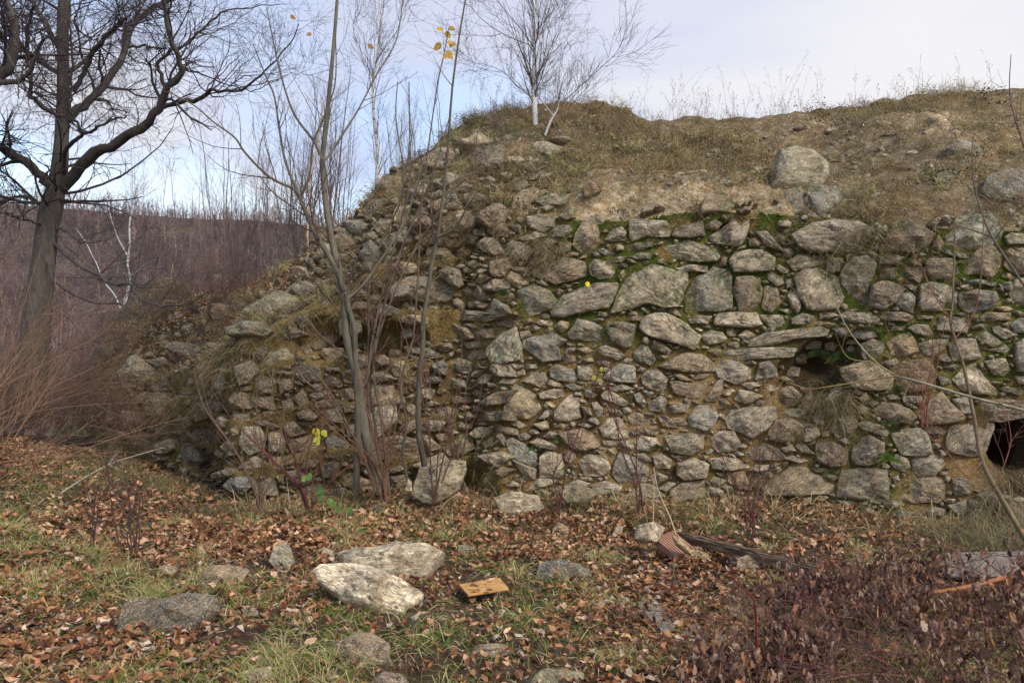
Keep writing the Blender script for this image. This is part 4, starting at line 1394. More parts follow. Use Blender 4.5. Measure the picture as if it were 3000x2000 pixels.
# ------------------------------------------------------------------ saplings in front of the wall
def sapling(label, base_px, Y, stems, seed, col=(0.125, 0.108, 0.078), twc=(0.12, 0.08, 0.062), name='sapling', cat='sapling', twig=(10, (0.2, 0.6)), group=None, lvl=2, rmin=0.0016, up=0.12):
    r = np.random.default_rng(seed)
    base = at(*base_px, Y)
    t = empty(name, base, label, cat, group)
    PS, RS = [], []
    for i, (pts, w0, w1, y0, y1) in enumerate(stems):
        m = len(pts)
        W3 = np.array([at(a, b, y0 + (y1 - y0) * j / (m - 1)) for j, (a, b) in enumerate(pts)])
        P = poly_smooth(W3, 30); Rr = np.linspace(w0, w1, 30) / 2 / F * y0
        tb = Tubes(); c = np.array(col) * r.uniform(0.85, 1.15)
        tb.add(P, Rr * (1 + 0.05 * fbm(P * 9, 2, 7)), c if w0 > 7 else np.array(twc) * 1.1, 8 if w0 > 12 else 5)
        link('stem', tb.mesh('stem', M_bark if w0 > 7 else M_twig, base), parent=t); PS.append(P); RS.append(Rr)
    P = np.stack(PS); Rr = np.stack(RS)
    c1, r1 = spawn(P, Rr, twig[0], 0.2, 1.0, twig[1], r, (25, 60), up, 0.10, 6, 0.45, 0.35, rmin=rmin)
    tb = Tubes(); tb.add(c1, np.minimum(r1, 0.006), twc, 4)
    if lvl > 1:
        c2, r2 = spawn(c1, r1, 3, 0.2, 0.95, (twig[1][0] * 0.4, twig[1][1] * 0.5), r, (25, 55), up * 0.7, 0.12, 4, 0.6, 0.4, rmin=rmin * 0.8)
        tb.add(c2, np.minimum(r2, 0.004), twc, 3)
    link('twigs', tb.mesh('twigs', M_twig, base), parent=t, kind='stuff')
    return t, c1
sapling('forked grey-green sapling with several stems in front of the wall', (1115, 1445), 7.75, [
    ([(1118, 1445), (1075, 1290), (1058, 1200), (1045, 1100), (1015, 980), (1010, 880), (985, 760), (960, 640), (945, 480), (952, 400), (967, 250), (982, 80), (992, -60)], 33, 8, 7.75, 7.5),
    ([(1043, 1445), (1048, 1200), (1040, 1040), (1037, 960), (1020, 900), (1015, 860)], 20, 14, 7.7, 7.6),
    ([(1012, 880), (1060, 838), (1110, 770), (1180, 660), (1215, 560), (1240, 470)], 11, 4, 7.6, 7.9),
    ([(1008, 850), (975, 770), (933, 700), (897, 625), (878, 578)], 18, 12, 7.6, 7.5),
    ([(878, 578), (860, 553), (803, 527), (759, 491), (714, 442), (687, 402), (625, 357), (570, 310), (491, 268)], 10, 3, 7.5, 7.1),
    ([(872, 565), (835, 469), (817, 370), (803, 281), (777, 219), (741, 129)], 9, 3, 7.5, 7.7),
    ([(879, 576), (906, 513), (916, 424), (945, 350), (982, 241), (982, 80)], 8, 3, 7.5, 7.4),
    ([(945, 470), (920, 415), (862, 335), (826, 232), (803, 134), (781, 22)], 9, 3, 7.5, 7.6),
    ([(955, 468), (1000, 400), (1050, 320), (1100, 225), (1160, 120), (1180, 0)], 8, 3, 7.5, 7.8),
    ([(1100, 1440), (1060, 1330), (1020, 1250), (980, 1170), (930, 1100), (880, 1060), (865, 1030)], 9, 3, 7.7, 7.3),
    ([(1040, 1200), (980, 1170), (900, 1120), (865, 1070), (870, 1020), (850, 1000)], 7, 3, 7.7, 7.4),
    ], 31, twig=(7, (0.25, 0.8)))
sapling('tall thin sapling with yellow leaves at its tip, right of the forked sapling', (1245, 1400), 8.0, [
    ([(1250, 1410), (1240, 1340), (1226, 1263), (1228, 1114), (1239, 1015), (1239, 946), (1252, 867), (1268, 755), (1281, 698), (1290, 634), (1303, 532), (1315, 402), (1324, 268), (1346, 103), (1369, -30)], 20, 4, 8.0, 7.8),
    ([(1281, 695), (1330, 670), (1366, 612), (1400, 560)], 8, 3, 7.85, 7.6),
    ([(1275, 710), (1262, 600), (1270, 500)], 6, 3, 7.9, 8.0),
    ([(1212, 980), (1225, 800), (1235, 600), (1262, 380), (1285, 230), (1297, 178), (1315, 82)], 6, 2.5, 7.9, 7.8),
    ([(1200, 1430), (1180, 1330), (1190, 1240), (1175, 1120), (1215, 980)], 10, 5, 7.9, 7.9),
    ], 32, twig=(6, (0.2, 0.6)))
sapling('brown-stemmed sapling behind the forked one, with upright reddish shoots', (1115, 1455), 7.85, [
    ([(1110, 1450), (1062, 1250), (1075, 1100), (1100, 1000), (1130, 880), (1180, 720), (1250, 560), (1290, 440), (1320, 330)], 12, 3, 7.85, 8.1),
    ([(1125, 1450), (1090, 1280), (1078, 1130), (1090, 1000), (1120, 860), (1160, 700), (1200, 540), (1200, 380), (1198, 240)], 11, 3, 7.85, 8.1),
    ([(1140, 1450), (1120, 1250), (1095, 1100), (1110, 980), (1190, 780), (1300, 600), (1380, 480), (1400, 380)], 9, 3, 7.85, 8.1),
    ([(1100, 1455), (1105, 1300), (1085, 1150), (1080, 980), (1090, 780), (1180, 560), (1160, 350), (1165, 240)], 9, 3, 7.9, 8.1)], 33, col=(0.13, 0.10, 0.07), twc=(0.14, 0.07, 0.055), twig=(12, (0.25, 0.7)))
sapling('slender tan sapling rising beside the dark hollow at the right edge', (2990, 1560), 6.4, [
    ([(3010, 1590), (2929, 1450), (2878, 1352), (2856, 1237), (2824, 1077), (2786, 950), (2791, 885), (2797, 677), (2795, 600)], 17, 3, 6.3, 6.7),
    ([(2878, 1352), (2830, 1390), (2780, 1330), (2745, 1290)], 5, 2, 6.35, 6.3),
    ([(2910, 1440), (2960, 1300), (2945, 1200)], 4, 2, 6.3, 6.2),
    ([(2795, 950), (2730, 850), (2690, 760)], 5, 2, 6.6, 6.6),
    ([(2790, 1000), (2860, 900), (2880, 700), (2880, 580)], 4, 2, 6.6, 6.5)], 34, col=(0.22, 0.16, 0.09), twc=(0.24, 0.10, 0.07), twig=(6, (0.15, 0.45)))
sapling('long pale arching branch reaching in from the right edge across the wall', (3060, 1230), 5.6, [
    ([(3120, 1250), (3000, 1202), (2846, 1163), (2671, 1112), (2630, 1103), (2553, 1049), (2476, 950), (2420, 820)], 11, 3, 5.6, 6.3),
    ([(2625, 1102), (2553, 1112), (2425, 1133), (2360, 1137), (2275, 1103)], 6, 2.5, 5.9, 6.2),
    ([(2553, 1060), (2490, 1050), (2465, 1020)], 4, 2, 6.0, 6.1),
    ([(2670, 1112), (2652, 1150), (2655, 1180)], 3, 2, 6.0, 6.0)], 35, col=(0.27, 0.24, 0.16), twc=(0.24, 0.16, 0.06), name='branch', cat='branch', twig=(3, (0.1, 0.3)), lvl=1)
sapling('thin grey sapling with hanging twigs at the upper right corner', (3000, 835), 6.6, [
    ([(3060, 930), (3000, 835), (2906, 693), (2874, 614), (2855, 550), (2848, 470), (2850, 400)], 8, 3, 6.6, 6.9),
    ([(2906, 693), (2830, 668), (2780, 655), (2740, 620)], 4, 2, 6.7, 6.7),
    ([(3040, 560), (3000, 430), (2960, 290), (2962, 160)], 6, 2, 6.8, 6.8),
    ([(2915, 700), (2960, 640), (3000, 600)], 4, 2, 6.7, 6.6)], 36, col=(0.15, 0.12, 0.09), twc=(0.12, 0.08, 0.07), twig=(5, (0.15, 0.5)))
# red-twigged shrubs along the foot of the wall
RED = (0.105, 0.036, 0.036)
def shrub(label, bx, by, Y, n, spread, ht, seed, twc=RED, col=None, wd=5, name='shrub', cat='shrub', twig=(8, (0.12, 0.42)), lvl=2, group=None, lean=0.0, rmin=0.0013):
    r = np.random.default_rng(seed); stems = []
    for k in range(n):
        dx = r.normal(lean, spread); h = ht * r.uniform(0.6, 1.05)
        x0 = bx + r.normal(0, 12)
        stems.append(([(x0, by), (x0 + dx * 0.12 + r.normal(0, 5), by - h * 0.2), (x0 + dx * 0.3 + r.normal(0, 10), by - h * 0.42), (x0 + dx * 0.7 + r.normal(0, 12), by - h * 0.72), (x0 + dx * 0.9 + r.normal(0, 14), by - h)], wd * r.uniform(0.7, 1.2), 2.0, Y, Y + r.normal(0, 0.12)))
    return sapling(label, (bx, by), Y, stems, seed, col=col or twc, twc=twc, name=name, cat=cat, twig=twig, lvl=lvl, group=group, rmin=rmin)
shrub('low shrub with crimson twigs in front of the middle of the wall', 1870, 1500, 7.2, 3, 100, 470, 41)
shrub('bushy crimson-twigged shrub growing beside the end of the dark beam', 2190, 1600, 6.6, 4, 130, 430, 42)
shrub('wispy red-twigged shrub left of the fluted tile fragment', 1640, 1500, 7.4, 2, 110, 420, 43)
shrub('single whip-like dark shrub stem beside the leaning boulder', 1270, 1470, 7.4, 5, 110, 480, 44, twc=(0.10, 0.05, 0.035))
shrub('tangle of thin brown and orange stems at the foot of the forked sapling', 1130, 1470, 7.4, 9, 200, 480, 45, twc=(0.15, 0.075, 0.045), wd=7)
shrub('leaning bramble with reddish-brown stems at the left foot of the wall', 900, 1490, 7.2, 6, 230, 420, 46, twc=(0.12, 0.045, 0.035), wd=7, lean=-60)
shrub('small dark twiggy shrub standing in the grass at the left', 380, 1620, 5.8, 6, 60, 300, 47, twc=(0.08, 0.045, 0.04), wd=5)
shrub('thin brown bush arching across the lower wall left of the forked sapling', 760, 1500, 7.3, 7, 200, 420, 50, twc=(0.14, 0.085, 0.06))
shrub('wiry brown bush in front of the recessed corner of the wall', 1340, 1440, 7.6, 5, 150, 520, 51, twc=(0.13, 0.075, 0.055))
shrub('little dark sapling at the left beside the pale leaf litter', 270, 1600, 6.0, 3, 30, 280, 48, twc=(0.08, 0.045, 0.04), wd=5, lvl=1)
shrub('thin reddish twigs sprouting from the niche stones at the right', 2700, 1250, 7.3, 4, 70, 330, 49, twc=(0.20, 0.07, 0.05))
# the orange-brown brushwood that fans in from the left edge
def brush():
    r = np.random.default_rng(61)
    base = at(-80, 1420, 7.5)
    t = empty('brushwood', base, 'dense fan of thin orange-brown twigs leaning in from the left edge', 'bush')
    k = 46
    P = np.zeros((k, 9, 3))
    for i in range(k):
        Y = r.uniform(6.8, 9.5)
        x0, y0 = r.uniform(-160, 60), r.uniform(1150, 1420)
        a = np.radians(r.uniform(10, 78)); L = r.uniform(250, 620)
        s = np.linspace(0, 1, 9)
        bx = x0 + L * s * math.cos(a); by = y0 - L * s * math.sin(a) + 60 * s ** 2 * r.uniform(-0.2, 1.6)
        for j in range(9): P[i, j] = at(bx[j], by[j], Y + 0.3 * s[j])
    Rr = np.outer(r.uniform(0.003, 0.007, k), np.linspace(1, 0.35, 9))
    col = np.array([0.20, 0.115, 0.07])
    st_ = Tubes(); st_.add(P, Rr, np.array([col * r.uniform(0.6, 1.3) for _ in range(k)]), 5)
    link('stems', st_.mesh('stems', M_twig, base), parent=t, kind='stuff')
    c1, r1 = spawn(P, Rr, 8, 0.15, 1, (0.3, 0.9), r, (20, 50), 0.03, 0.10, 6, 0.6, 0.4, rmin=0.0018)
    c2, r2 = spawn(c1, r1, 3, 0.15, 1, (0.1, 0.4), r, (20, 50), 0.02, 0.12, 4, 0.7, 0.5, rmin=0.0014)
    v1 = r.uniform(0.45, 1.7, (len(c1), 1)); tw = Tubes(); tw.add(c1, r1, np.clip(col * v1 + np.array([0.0, 0.01, 0.01]), 0, 1), 3); tw.add(c2, r2, col * 0.8 * np.repeat(v1, 3, 0), 3)
    link('twigs', tw.mesh('twigs', M_twig, base), parent=t, kind='stuff')
brush()

# ------------------------------------------------------------------ thin saplings behind the shoulder of the mound
def thicket_saplings():
    protos = []
    for v in range(5):
        r = np.random.default_rng(70 + v)
        n = 3
        P = np.zeros((n, 14, 3)); H = r.uniform(2.6, 3.6)
        for i in range(n):
            s = np.linspace(0, 1, 14)
            P[i, :, 0] = r.normal(0, 0.15) + r.normal(0, 0.35) * s + 0.03 * np.cumsum(r.normal(0, 0.5, 14))
            P[i, :, 1] = r.normal(0, 0.1) + r.normal(0, 0.2) * s
            P[i, :, 2] = H * r.uniform(0.6, 1) * s
        Rr = np.outer(r.uniform(0.010, 0.017, n), np.linspace(1, 0.25, 14))
        a = Tubes(); a.add(P, Rr, (0.15, 0.115, 0.10), 5)
        c1, r1 = spawn(P, Rr, 9, 0.1, 1, (0.4, 1.1), r, (18, 45), 0.08, 0.09, 6, 0.45, 0.3, rmin=0.0026)
        c2, r2 = spawn(c1, r1, 4, 0.15, 1, (0.15, 0.5), r, (20, 50), 0.06, 0.1, 4, 0.6, 0.4, rmin=0.0018)
        b = Tubes(); b.add(c1, r1, (0.13, 0.090, 0.085), 3); b.add(c2, r2, (0.12, 0.08, 0.08), 3)
        protos.append((a.mesh('stems', M_twig), b.mesh('twigs', M_twig)))
    r = np.random.default_rng(77)
    spots = []
    for k in range(30):
        Y = r.uniform(12.3, 15.5); px = r.uniform(640, 1330)
        gy = np.interp(px, [600, 800, 1000, 1182, 1318, 1455], [870, 830, 650, 500, 385, 318])   # foot hidden behind the mound
        spots.append((px, gy + 40, Y, r.uniform(0.65, 1.0) if px < 1050 else r.uniform(0.35, 0.55)))
    for k in range(14):
        spots.append((r.uniform(420, 760), r.uniform(860, 1000), r.uniform(13.5, 17), r.uniform(0.55, 1.0)))
    for k, (px, py, Y, sc) in enumerate(spots):
        p = at(px, py, Y)
        t = empty('thin_sapling', p, 'thin grey-brown bare sapling in the thicket behind the mound', 'sapling', 'bare saplings in the thicket behind the mound')
        t.scale = (sc,) * 3; t.rotation_euler = (0, 0, r.uniform(0, 6.28))
        a, b = protos[k % 5]
        link('stems', a, parent=t); link('twigs', b, parent=t, kind='stuff')
thicket_saplings()

def bank_shrubs():
    protos = []
    for v in range(3):
        r = np.random.default_rng(170 + v); n = 8
        P = np.zeros((n, 10, 3)); s = np.linspace(0, 1, 10)
        for i in range(n):
            a = r.uniform(0, 6.28); L = r.uniform(0.7, 1.5); le = r.uniform(0.2, 0.8)
            P[i, :, 0] = math.cos(a) * le * L * s + 0.02 * np.cumsum(r.normal(0, 0.6, 10)); P[i, :, 1] = math.sin(a) * le * L * s
            P[i, :, 2] = L * s * 0.9
        Rr = np.outer(r.uniform(0.005, 0.011, n), np.linspace(1, 0.3, 10))
        a_ = Tubes(); a_.add(P, Rr, (0.12, 0.085, 0.065), 5)
        c1, r1 = spawn(P, Rr, 14, 0.1, 1, (0.3, 0.9), r, (20, 60), 0.05, 0.14, 6, 0.5, 0.3, rmin=0.0022)
        c2, r2 = spawn(c1, r1, 5, 0.15, 1, (0.1, 0.4), r, (20, 60), 0.03, 0.15, 4, 0.6, 0.4, rmin=0.0016)
        b = Tubes(); b.add(c1, r1, (0.13, 0.080, 0.060), 3); b.add(c2, r2, (0.14, 0.075, 0.055), 3)
        protos.append((a_.mesh('stems', M_twig), b.mesh('twigs', M_twig)))
    r = np.random.default_rng(177)
    spots = [(120, 1260, 12.2), (200, 1270, 11.6), (270, 1270, 11.2), (330, 1265, 10.6), (230, 1200, 12.6), (300, 1180, 12.2), (380, 1290, 10.2), (180, 1230, 12.9), (60, 1265, 12.0), (420, 1130, 11.2), (350, 1090, 11.9), (470, 1050, 11.4),
             (560, 950, 11.3), (640, 930, 11.0), (520, 1000, 11.2), (720, 960, 10.6), (440, 1310, 9.6), (0, 1270, 11.5), (800, 930, 10.4), (690, 1010, 10.0)]
    for k, (px, py, Y) in enumerate(spots):
        p = at(px, py, Y) - np.array([0, 0, 0.1])
        t = empty('bank_shrub', p, 'tangled brown leafless shrub on the bank by the left end of the wall', 'shrub', 'leafless shrubs on the bank at the left end of the wall')
        t.scale = (r.uniform(0.6, 1.0),) * 3; t.rotation_euler = (0, 0, r.uniform(0, 6.28))
        a_, b = protos[k % 3]
        link('stems', a_, parent=t, kind='stuff'); link('twigs', b, parent=t, kind='stuff')
bank_shrubs()

# ------------------------------------------------------------------ woods on the far hill and down in the valley
def woods():
    r = np.random.default_rng(81)
    def batch(N, xy, zf, H, name, wid, br, col0, seed, sub=6):
        r = np.random.default_rng(seed)
        x, y = xy; z = zf
        m = 5; s = np.linspace(0, 1, m)
        h = r.uniform(H[0], H[1], N)
        P = np.zeros((N, m, 3))
        P[:, :, 0] = x[:, None] + r.normal(0, 0.14, N)[:, None] * h[:, None] * s
        P[:, :, 1] = y[:, None] + r.normal(0, 0.05, N)[:, None] * h[:, None] * s
        P[:, :, 2] = z[:, None] + h[:, None] * s
        P[:, 1:, :2] += np.cumsum(r.normal(0, 0.035, (N, m - 1, 2)), 1) * h[:, None, None]
        Rr = (wid * h)[:, None] * np.linspace(1, 0.3, m)[None]
        c = np.array(col0) * r.uniform(0.45, 1.6, N)[:, None] * np.array([1, 1, 1]) + np.where(r.random((N, 1)) < 0.35, np.array([[0.05, 0.03, 0.01]]), np.array([[-0.02, -0.02, 0.0]]))
        c = np.clip(c, 0.01, 1)
        tb = Tubes(); tb.add(P, Rr, c, 3)
        c1, r1 = spawn(P, Rr, br, 0.12, 1, (0.22 * H[0], 0.42 * H[1]), r, (30, 75), 0.08, 0.2, 3, 0.5, 0.4, rmin=wid * H[0] * 0.22)
        tb.add(c1, r1, np.repeat(c, br, 0) * 1.0, 3)
        c2, r2 = spawn(c1, r1, sub, 0.15, 1, (0.10 * H[0], 0.2 * H[1]), r, (30, 75), 0.05, 0.2, 2, 0.7, 0.5, rmin=wid * H[0] * 0.16)
        tb.add(c2, r2, np.repeat(np.repeat(c, br, 0), sub, 0) * np.array([1.12, 0.95, 0.95]), 3)
        me = tb.mesh(name, M_far); link(name, me, kind='stuff')
    N = 1650
    y = 70 + 170 * r.uniform(0, 1, N) ** 0.8; x = -(r.uniform(0.10, 0.66, N)) * y
    batch(N, (x, y), ghill(x, y) - 0.8, (3.2, 6.4), 'distant_wood', 0.021, 9, (0.20, 0.145, 0.12), 82, 2)
    N = 520
    y = r.uniform(185, 222, N); x = -(r.uniform(0.10, 0.66, N)) * y
    batch(N, (x, y), ghill(x, y) - 1.2, (3.0, 5.0), 'ridge_wood', 0.022, 9, (0.18, 0.13, 0.11), 84, 2)
    # steep bank just behind the wall's left end
    N = 200
    y = r.uniform(19, 52, N); x = -(r.uniform(0.12, 0.70, N)) * y
    z = np.maximum(zground(x, y), -27)
    batch(N, (x, y), z, (4, 8.5), 'valley_wood', 0.0060, 16, (0.14, 0.095, 0.085), 83, 10)
woods()
# ------------------------------------------------------------------ loose boulders (closed rocks, one thing each)
def boulder(label, poly, Y, depth=None, col=GREY, seed=0, name='boulder', cat='stone', up=0.0, ang=None, rough=1.0, parent=None, tilt=0.35, nseg=34, extra=None):
    """outline traced in the photograph, built at distance Y as a closed rock with real thickness"""
    p = np.array(poly, float)
    c = p.mean(0)
    O = at(c[0], c[1], Y)
    N = norm(np.array([0.0, -1.0, tilt]))
    W3 = to_plane(p, O, N)
    U, W, Nn = frame_from(N)
    cen = W3.mean(0)
    L2 = np.column_stack([(W3 - cen) @ U, (W3 - cen) @ W])
    size = math.sqrt(abs(area(L2)))
    d = depth or size * 0.38
    r = np.random.default_rng(9000 + seed)
    L, Q, T, size = stone_geo(L2, d * 0.6, d, 700 + seed, nseg, closed=True, rough=rough, boxy=2.2)
    Wd = L[:, :1] * U + L[:, 1:2] * W + L[:, 2:] * Nn
    tint = np.tile(np.array(col), (len(L), 1))
    rc = rock_coords(L, r, ang)
    me = mesh_np(name, Wd, Q, T, M_rock, {'tint': tint, 'rc': rc, 'moss': np.full(len(L), 0.12) * (L[:, 1] < 0)})
    if parent is not None:
        return link(name, me, parent=parent, loc=tuple(cen))
    return link(name, me, label=label, cat=cat, loc=tuple(cen))

def P_(txt, so):
    return [(so[0] + float(a) / so[2], so[1] + float(b) / so[2]) for a, b in (q.split(',') for q in txt.split())]
Ua = (2000, 200, 2.352); Ub = (900, 0, 2.24)
PALE = (0.55, 0.49, 0.38)
def slope_stone(label, txt, so, col, seed, **kw):
    p = np.array(P_(txt, so)); c = np.array([p[:, 0].mean(), p[:, 1].max() * 0.7 + p[:, 1].mean() * 0.3])
    h = cast(*c)
    if h is None: 
        h = cast(c[0], c[1] + 12)
    if h is None: return
    s = np.ptp(p[:, 0]) / F * h[0][1]
    if label is None: boulder(None, p, h[0][1] + 0.05, col=col, seed=seed, name='stone', parent=mound, depth=0.3 * s, **kw)
    else: boulder(label, p, h[0][1] + 0.05, col=col, seed=seed, depth=0.3 * s, **kw)
slope_stone('huge rounded grey boulder with a rusty patch sitting on the lip of the wall', '600,840 640,690 660,570 770,545 900,560 1000,640 1010,740 960,810 840,845 700,870', Ua, (0.30, 0.29, 0.21), 1)
slope_stone('small angular tan stone left of the huge boulder on the lip', '430,740 450,700 560,660 590,690 580,740 500,745', Ua, TAN, 2)
slope_stone('tall pale two-lobed stone high on the slope near the right', '1660,440 1710,390 1690,340 1760,320 1850,380 1830,440 1740,470', Ua, (0.42, 0.35, 0.22), 3)
slope_stone('small orange-tan stone touching the pale two-lobed stone', '1850,450 1870,420 1920,440 1900,470', Ua, (0.42, 0.28, 0.14), 4)
slope_stone('flat grey overhanging stone on the slope at the right', '1790,560 1860,500 2040,510 2060,600 1990,620 1830,590', Ua, (0.26, 0.26, 0.23), 5)
slope_stone('big dark boulder at the right edge of the slope', '2060,830 2100,740 2200,700 2360,700 2380,940 2200,930 2090,890', Ua, (0.13, 0.125, 0.11), 6)
slope_stone('dark wedge of rock just above the big dark boulder', '2030,680 2110,640 2190,660 2160,720 2040,720', Ua, DARK, 7)
slope_stone('pointed grey stone under the flat overhanging stone', '1900,650 1940,605 2000,640 1990,690 1920,690', Ua, GREY, 8)
slope_stone('striped greenish stone half hidden in grass left of the big dark boulder', '1740,790 1760,720 1890,690 1900,770 1860,810', Ua, GREEN, 9)
slope_stone('bright white lump of plaster lying in the grass above the wall', '1285,900 1320,860 1355,855 1355,915 1320,925', Ua, (0.85, 0.83, 0.78), 10, name='plaster_lump', cat='plaster')
slope_stone('pale square stone poking up on the skyline', '720,265 745,210 860,230 860,265 740,275', Ua, (0.42, 0.36, 0.28), 11)
slope_stone('large grey stone at the foot of the big birch', '1470,970 1500,935 1560,930 1680,970 1690,1020 1560,1025 1500,1000', Ub, (0.33, 0.30, 0.24), 12)
for i, (t, so, c) in enumerate([
    ('20,730 40,710 170,700 170,745 60,755', Ua, TAN), ('760,410 840,390 920,400 930,430 850,440', Ua, GREY), ('980,440 1000,400 1110,425 1080,455 1030,465', Ua, (0.42, 0.34, 0.24)),
    ('1050,550 1090,510 1150,515 1140,560 1065,565', Ua, DARK), ('1290,240 1350,215 1490,215 1480,250 1380,255', Ua, GREY), ('1010,640 1200,610 1290,620 1200,650', Ua, BEIGE),
    ('1180,985 1200,975 1210,1000 1185,1000', Ua, PALE), ('190,560 250,550 270,590 210,600', Ua, BEIGE), ('550,560 610,545 700,550 690,570', Ua, GREY), ('1350,470 1420,430 1500,440 1490,480', Ua, DARK),
    ('1690,300 1740,280 1790,290 1760,310', Ua, BEIGE), ('2010,400 2060,375 2090,400 2050,415', Ua, BEIGE), ('400,460 440,440 470,455 420,470', Ua, GREY),
    ('1240,1080 1290,1040 1400,1020 1430,1050 1380,1090', Ub, GREY), ('1280,1160 1330,1135 1350,1170 1290,1180', Ub, DARK), ('1320,1250 1360,1200 1440,1190 1470,1230 1400,1270', Ub, GREY),
    ('1810,1290 1830,1230 1900,1220 1930,1250 1900,1300 1850,1310', Ub, (0.27, 0.17, 0.11)), ('1060,930 1090,905 1115,920 1090,940', Ub, PALE), ('1050,970 1080,950 1110,970 1090,990', Ub, PALE),
    ('1160,800 1200,770 1260,780 1240,820 1170,820', Ub, DARK), ('1900,1150 1960,1120 2020,1130 1980,1160', Ub, GREY), ('2000,745 2060,730 2060,760', Ub, GREY), ('1450,1180 1500,1150 1620,1130 1560,1190', Ub, GREY),
    ('1560,930 1700,900 1850,920 1700,950', Ub, GREY), ('1140,880 1220,860 1230,900 1160,905', Ub, DARK), ('970,980 1040,960 1040,1000 980,1010', Ub, GREY), ('1260,910 1320,890 1370,910 1300,930', Ub, GREY),
    ('930,1080 1000,1050 1040,1080 980,1110', Ub, DARK), ('1080,1130 1130,1110 1150,1140 1100,1160', Ub, DARK), ('1740,1100 1780,1070 1820,1090 1780,1115', Ub, TAN)]):
    slope_stone(None, t, so, np.array(c), 30 + i, nseg=24)
# small rubble scattered over the slopes, joined
def slope_rubble():
    r = np.random.default_rng(91)
    J = {'V': [], 'Q': [], 'T': [], 'tint': [], 'rc': [], 'moss': []}
    off = 0
    protos = []
    for v in range(10):
        rad = r.uniform(0.7, 1.1, 4)
        th = np.arange(4) / 4 * 2 * math.pi + r.uniform(-0.35, 0.35, 4)
        o2 = np.column_stack([np.cos(th) * rad, np.sin(th) * rad * r.uniform(0.5, 0.8)])
        protos.append(stone_geo(o2, 0.4, 0.5, 300 + v, 8, closed=True)[:3])
    UI = r.integers(40, us.size - 45, 4200); TI = (r.uniform(0, 1, 4200) ** 1.2 * 148).astype(int)
    for i, j in zip(UI, TI):
        p = GS[i, j]; n = NS[i, j]
        left = np.clip((0.3 - p[0]) / 1.5, 0, 1)
        gv = gravel_mask(p[None])[0]
        if r.random() > 0.30 + 0.15 * left + 0.7 * gv: continue
        s = r.uniform(0.012, 0.035) if r.random() > 0.30 * (0.4 + left) else r.uniform(0.04, 0.12 if left > 0.3 else 0.08)
        L, Q, T = protos[r.integers(10)]
        ax = norm(n + r.normal(0, 0.4, 3)); U, W, Nn = frame_from(ax); a = r.uniform(0, 6.28)
        U2_, W2_ = U * math.cos(a) + W * math.sin(a), -U * math.sin(a) + W * math.cos(a)
        V = p + s * (L[:, :1] * U2_ + L[:, 1:2] * W2_ + L[:, 2:] * Nn * 0.8)
        c = np.array(PALE) * r.uniform(0.7, 1.25) if s < 0.036 else pick_colour(r, p[0], p[2])
        J['V'].append(V); J['Q'].append(Q + off); J['T'].append(T + off); off += len(V)
        J['tint'].append(np.tile(c, (len(V), 1))); J['rc'].append(L * s * 3 + r.uniform(-9, 9, 3)); J['moss'].append(np.full(len(V), 0.15 + 0.2 * left))
    me = mesh_np('scattered_rubble', np.concatenate(J['V']), np.concatenate(J['Q']), np.concatenate(J['T']), M_rock, {k: np.concatenate(J[k]) for k in ('tint', 'rc', 'moss')})
    link('scattered_rubble', me, kind='stuff')
slope_rubble()

# stones lying on the ground
G1 = (800, 1400, 2.352); G3 = (0, 1300, 2.24); G2 = (1700, 1400, 2.613); NT = (0, 0, 1.0); L6o = (1000, 900, 2.613)
def gY(py_bottom, extra=0.0):
    """distance of the ground seen at a given image row (flat ground, height zero)"""
    return CAMZ * F / (py_bottom - 1000) + extra
def ground_stone(label, txt, so, col, seed, sink=0.0, **kw):
    p = np.array(P_(txt, so))
    # outline of a lying rock: push its lower edge into the ground
    bot = p[:, 1].max()
    if sink: p[:, 1] = np.where(p[:, 1] > p[:, 1].mean(), p[:, 1] + sink, p[:, 1])
    kw.setdefault('depth', 0.30 * np.ptp(p[:, 0]) / F * gY(bot))
    Y = min(gY(bot) + 0.45 * kw['depth'], 7.5)
    kw.setdefault('tilt', 0.8)
    return boulder(label, p, Y, col=col, seed=seed, **kw)
ground_stone('largest pale cream boulder lying tilted in the foreground leaves', '270,630 320,590 500,575 700,620 900,700 1035,790 1010,870 920,900 910,950 780,950 640,910 520,870 430,800 300,700', G1, (0.80, 0.71, 0.56), 101, ang=-0.35)
ground_stone('broad flat grey slab lying directly behind the pale cream boulder', '430,520 480,500 700,480 850,455 1080,460 1180,520 1110,580 1080,640 1000,720 900,740 700,700 520,620', G1, (0.58, 0.52, 0.40), 102, sink=15)
ground_stone('dark striped boulder in the grass at the lower left', '770,1120 800,1050 860,1010 1000,1010 1100,1020 1240,990 1380,985 1440,1030 1440,1100 1330,1160 1230,1230 1150,1270 980,1250 850,1240 770,1210', G3, (0.15, 0.13, 0.105), 103, sink=10, ang=0.45)
ground_stone('flat reddish-tan stone behind the dark striped boulder', '1290,870 1390,800 1500,790 1640,820 1590,870 1480,930 1370,940 1280,920', G3, (0.34, 0.25, 0.17), 104, sink=14)
ground_stone('small two-toned stone left of the flat reddish-tan stone', '1040,810 1090,785 1170,810 1130,845 1060,830', G3, (0.38, 0.30, 0.22), 105, sink=10)
ground_stone('small pale stone just right of the dark striped boulder', '1580,1090 1620,1055 1690,1080 1700,1150 1640,1165', G3, (0.46, 0.42, 0.33), 106, sink=10)
ground_stone('low grey stone near the lower left corner', '230,1420 340,1340 420,1330 450,1370 340,1440 240,1460', G3, (0.30, 0.29, 0.24), 107, sink=14)
ground_stone('pale flat stone at the bottom edge, left of centre', '1560,1500 1650,1470 1780,1460 1780,1530 1680,1568 1560,1568', G3, (0.42, 0.39, 0.31), 108, sink=14)
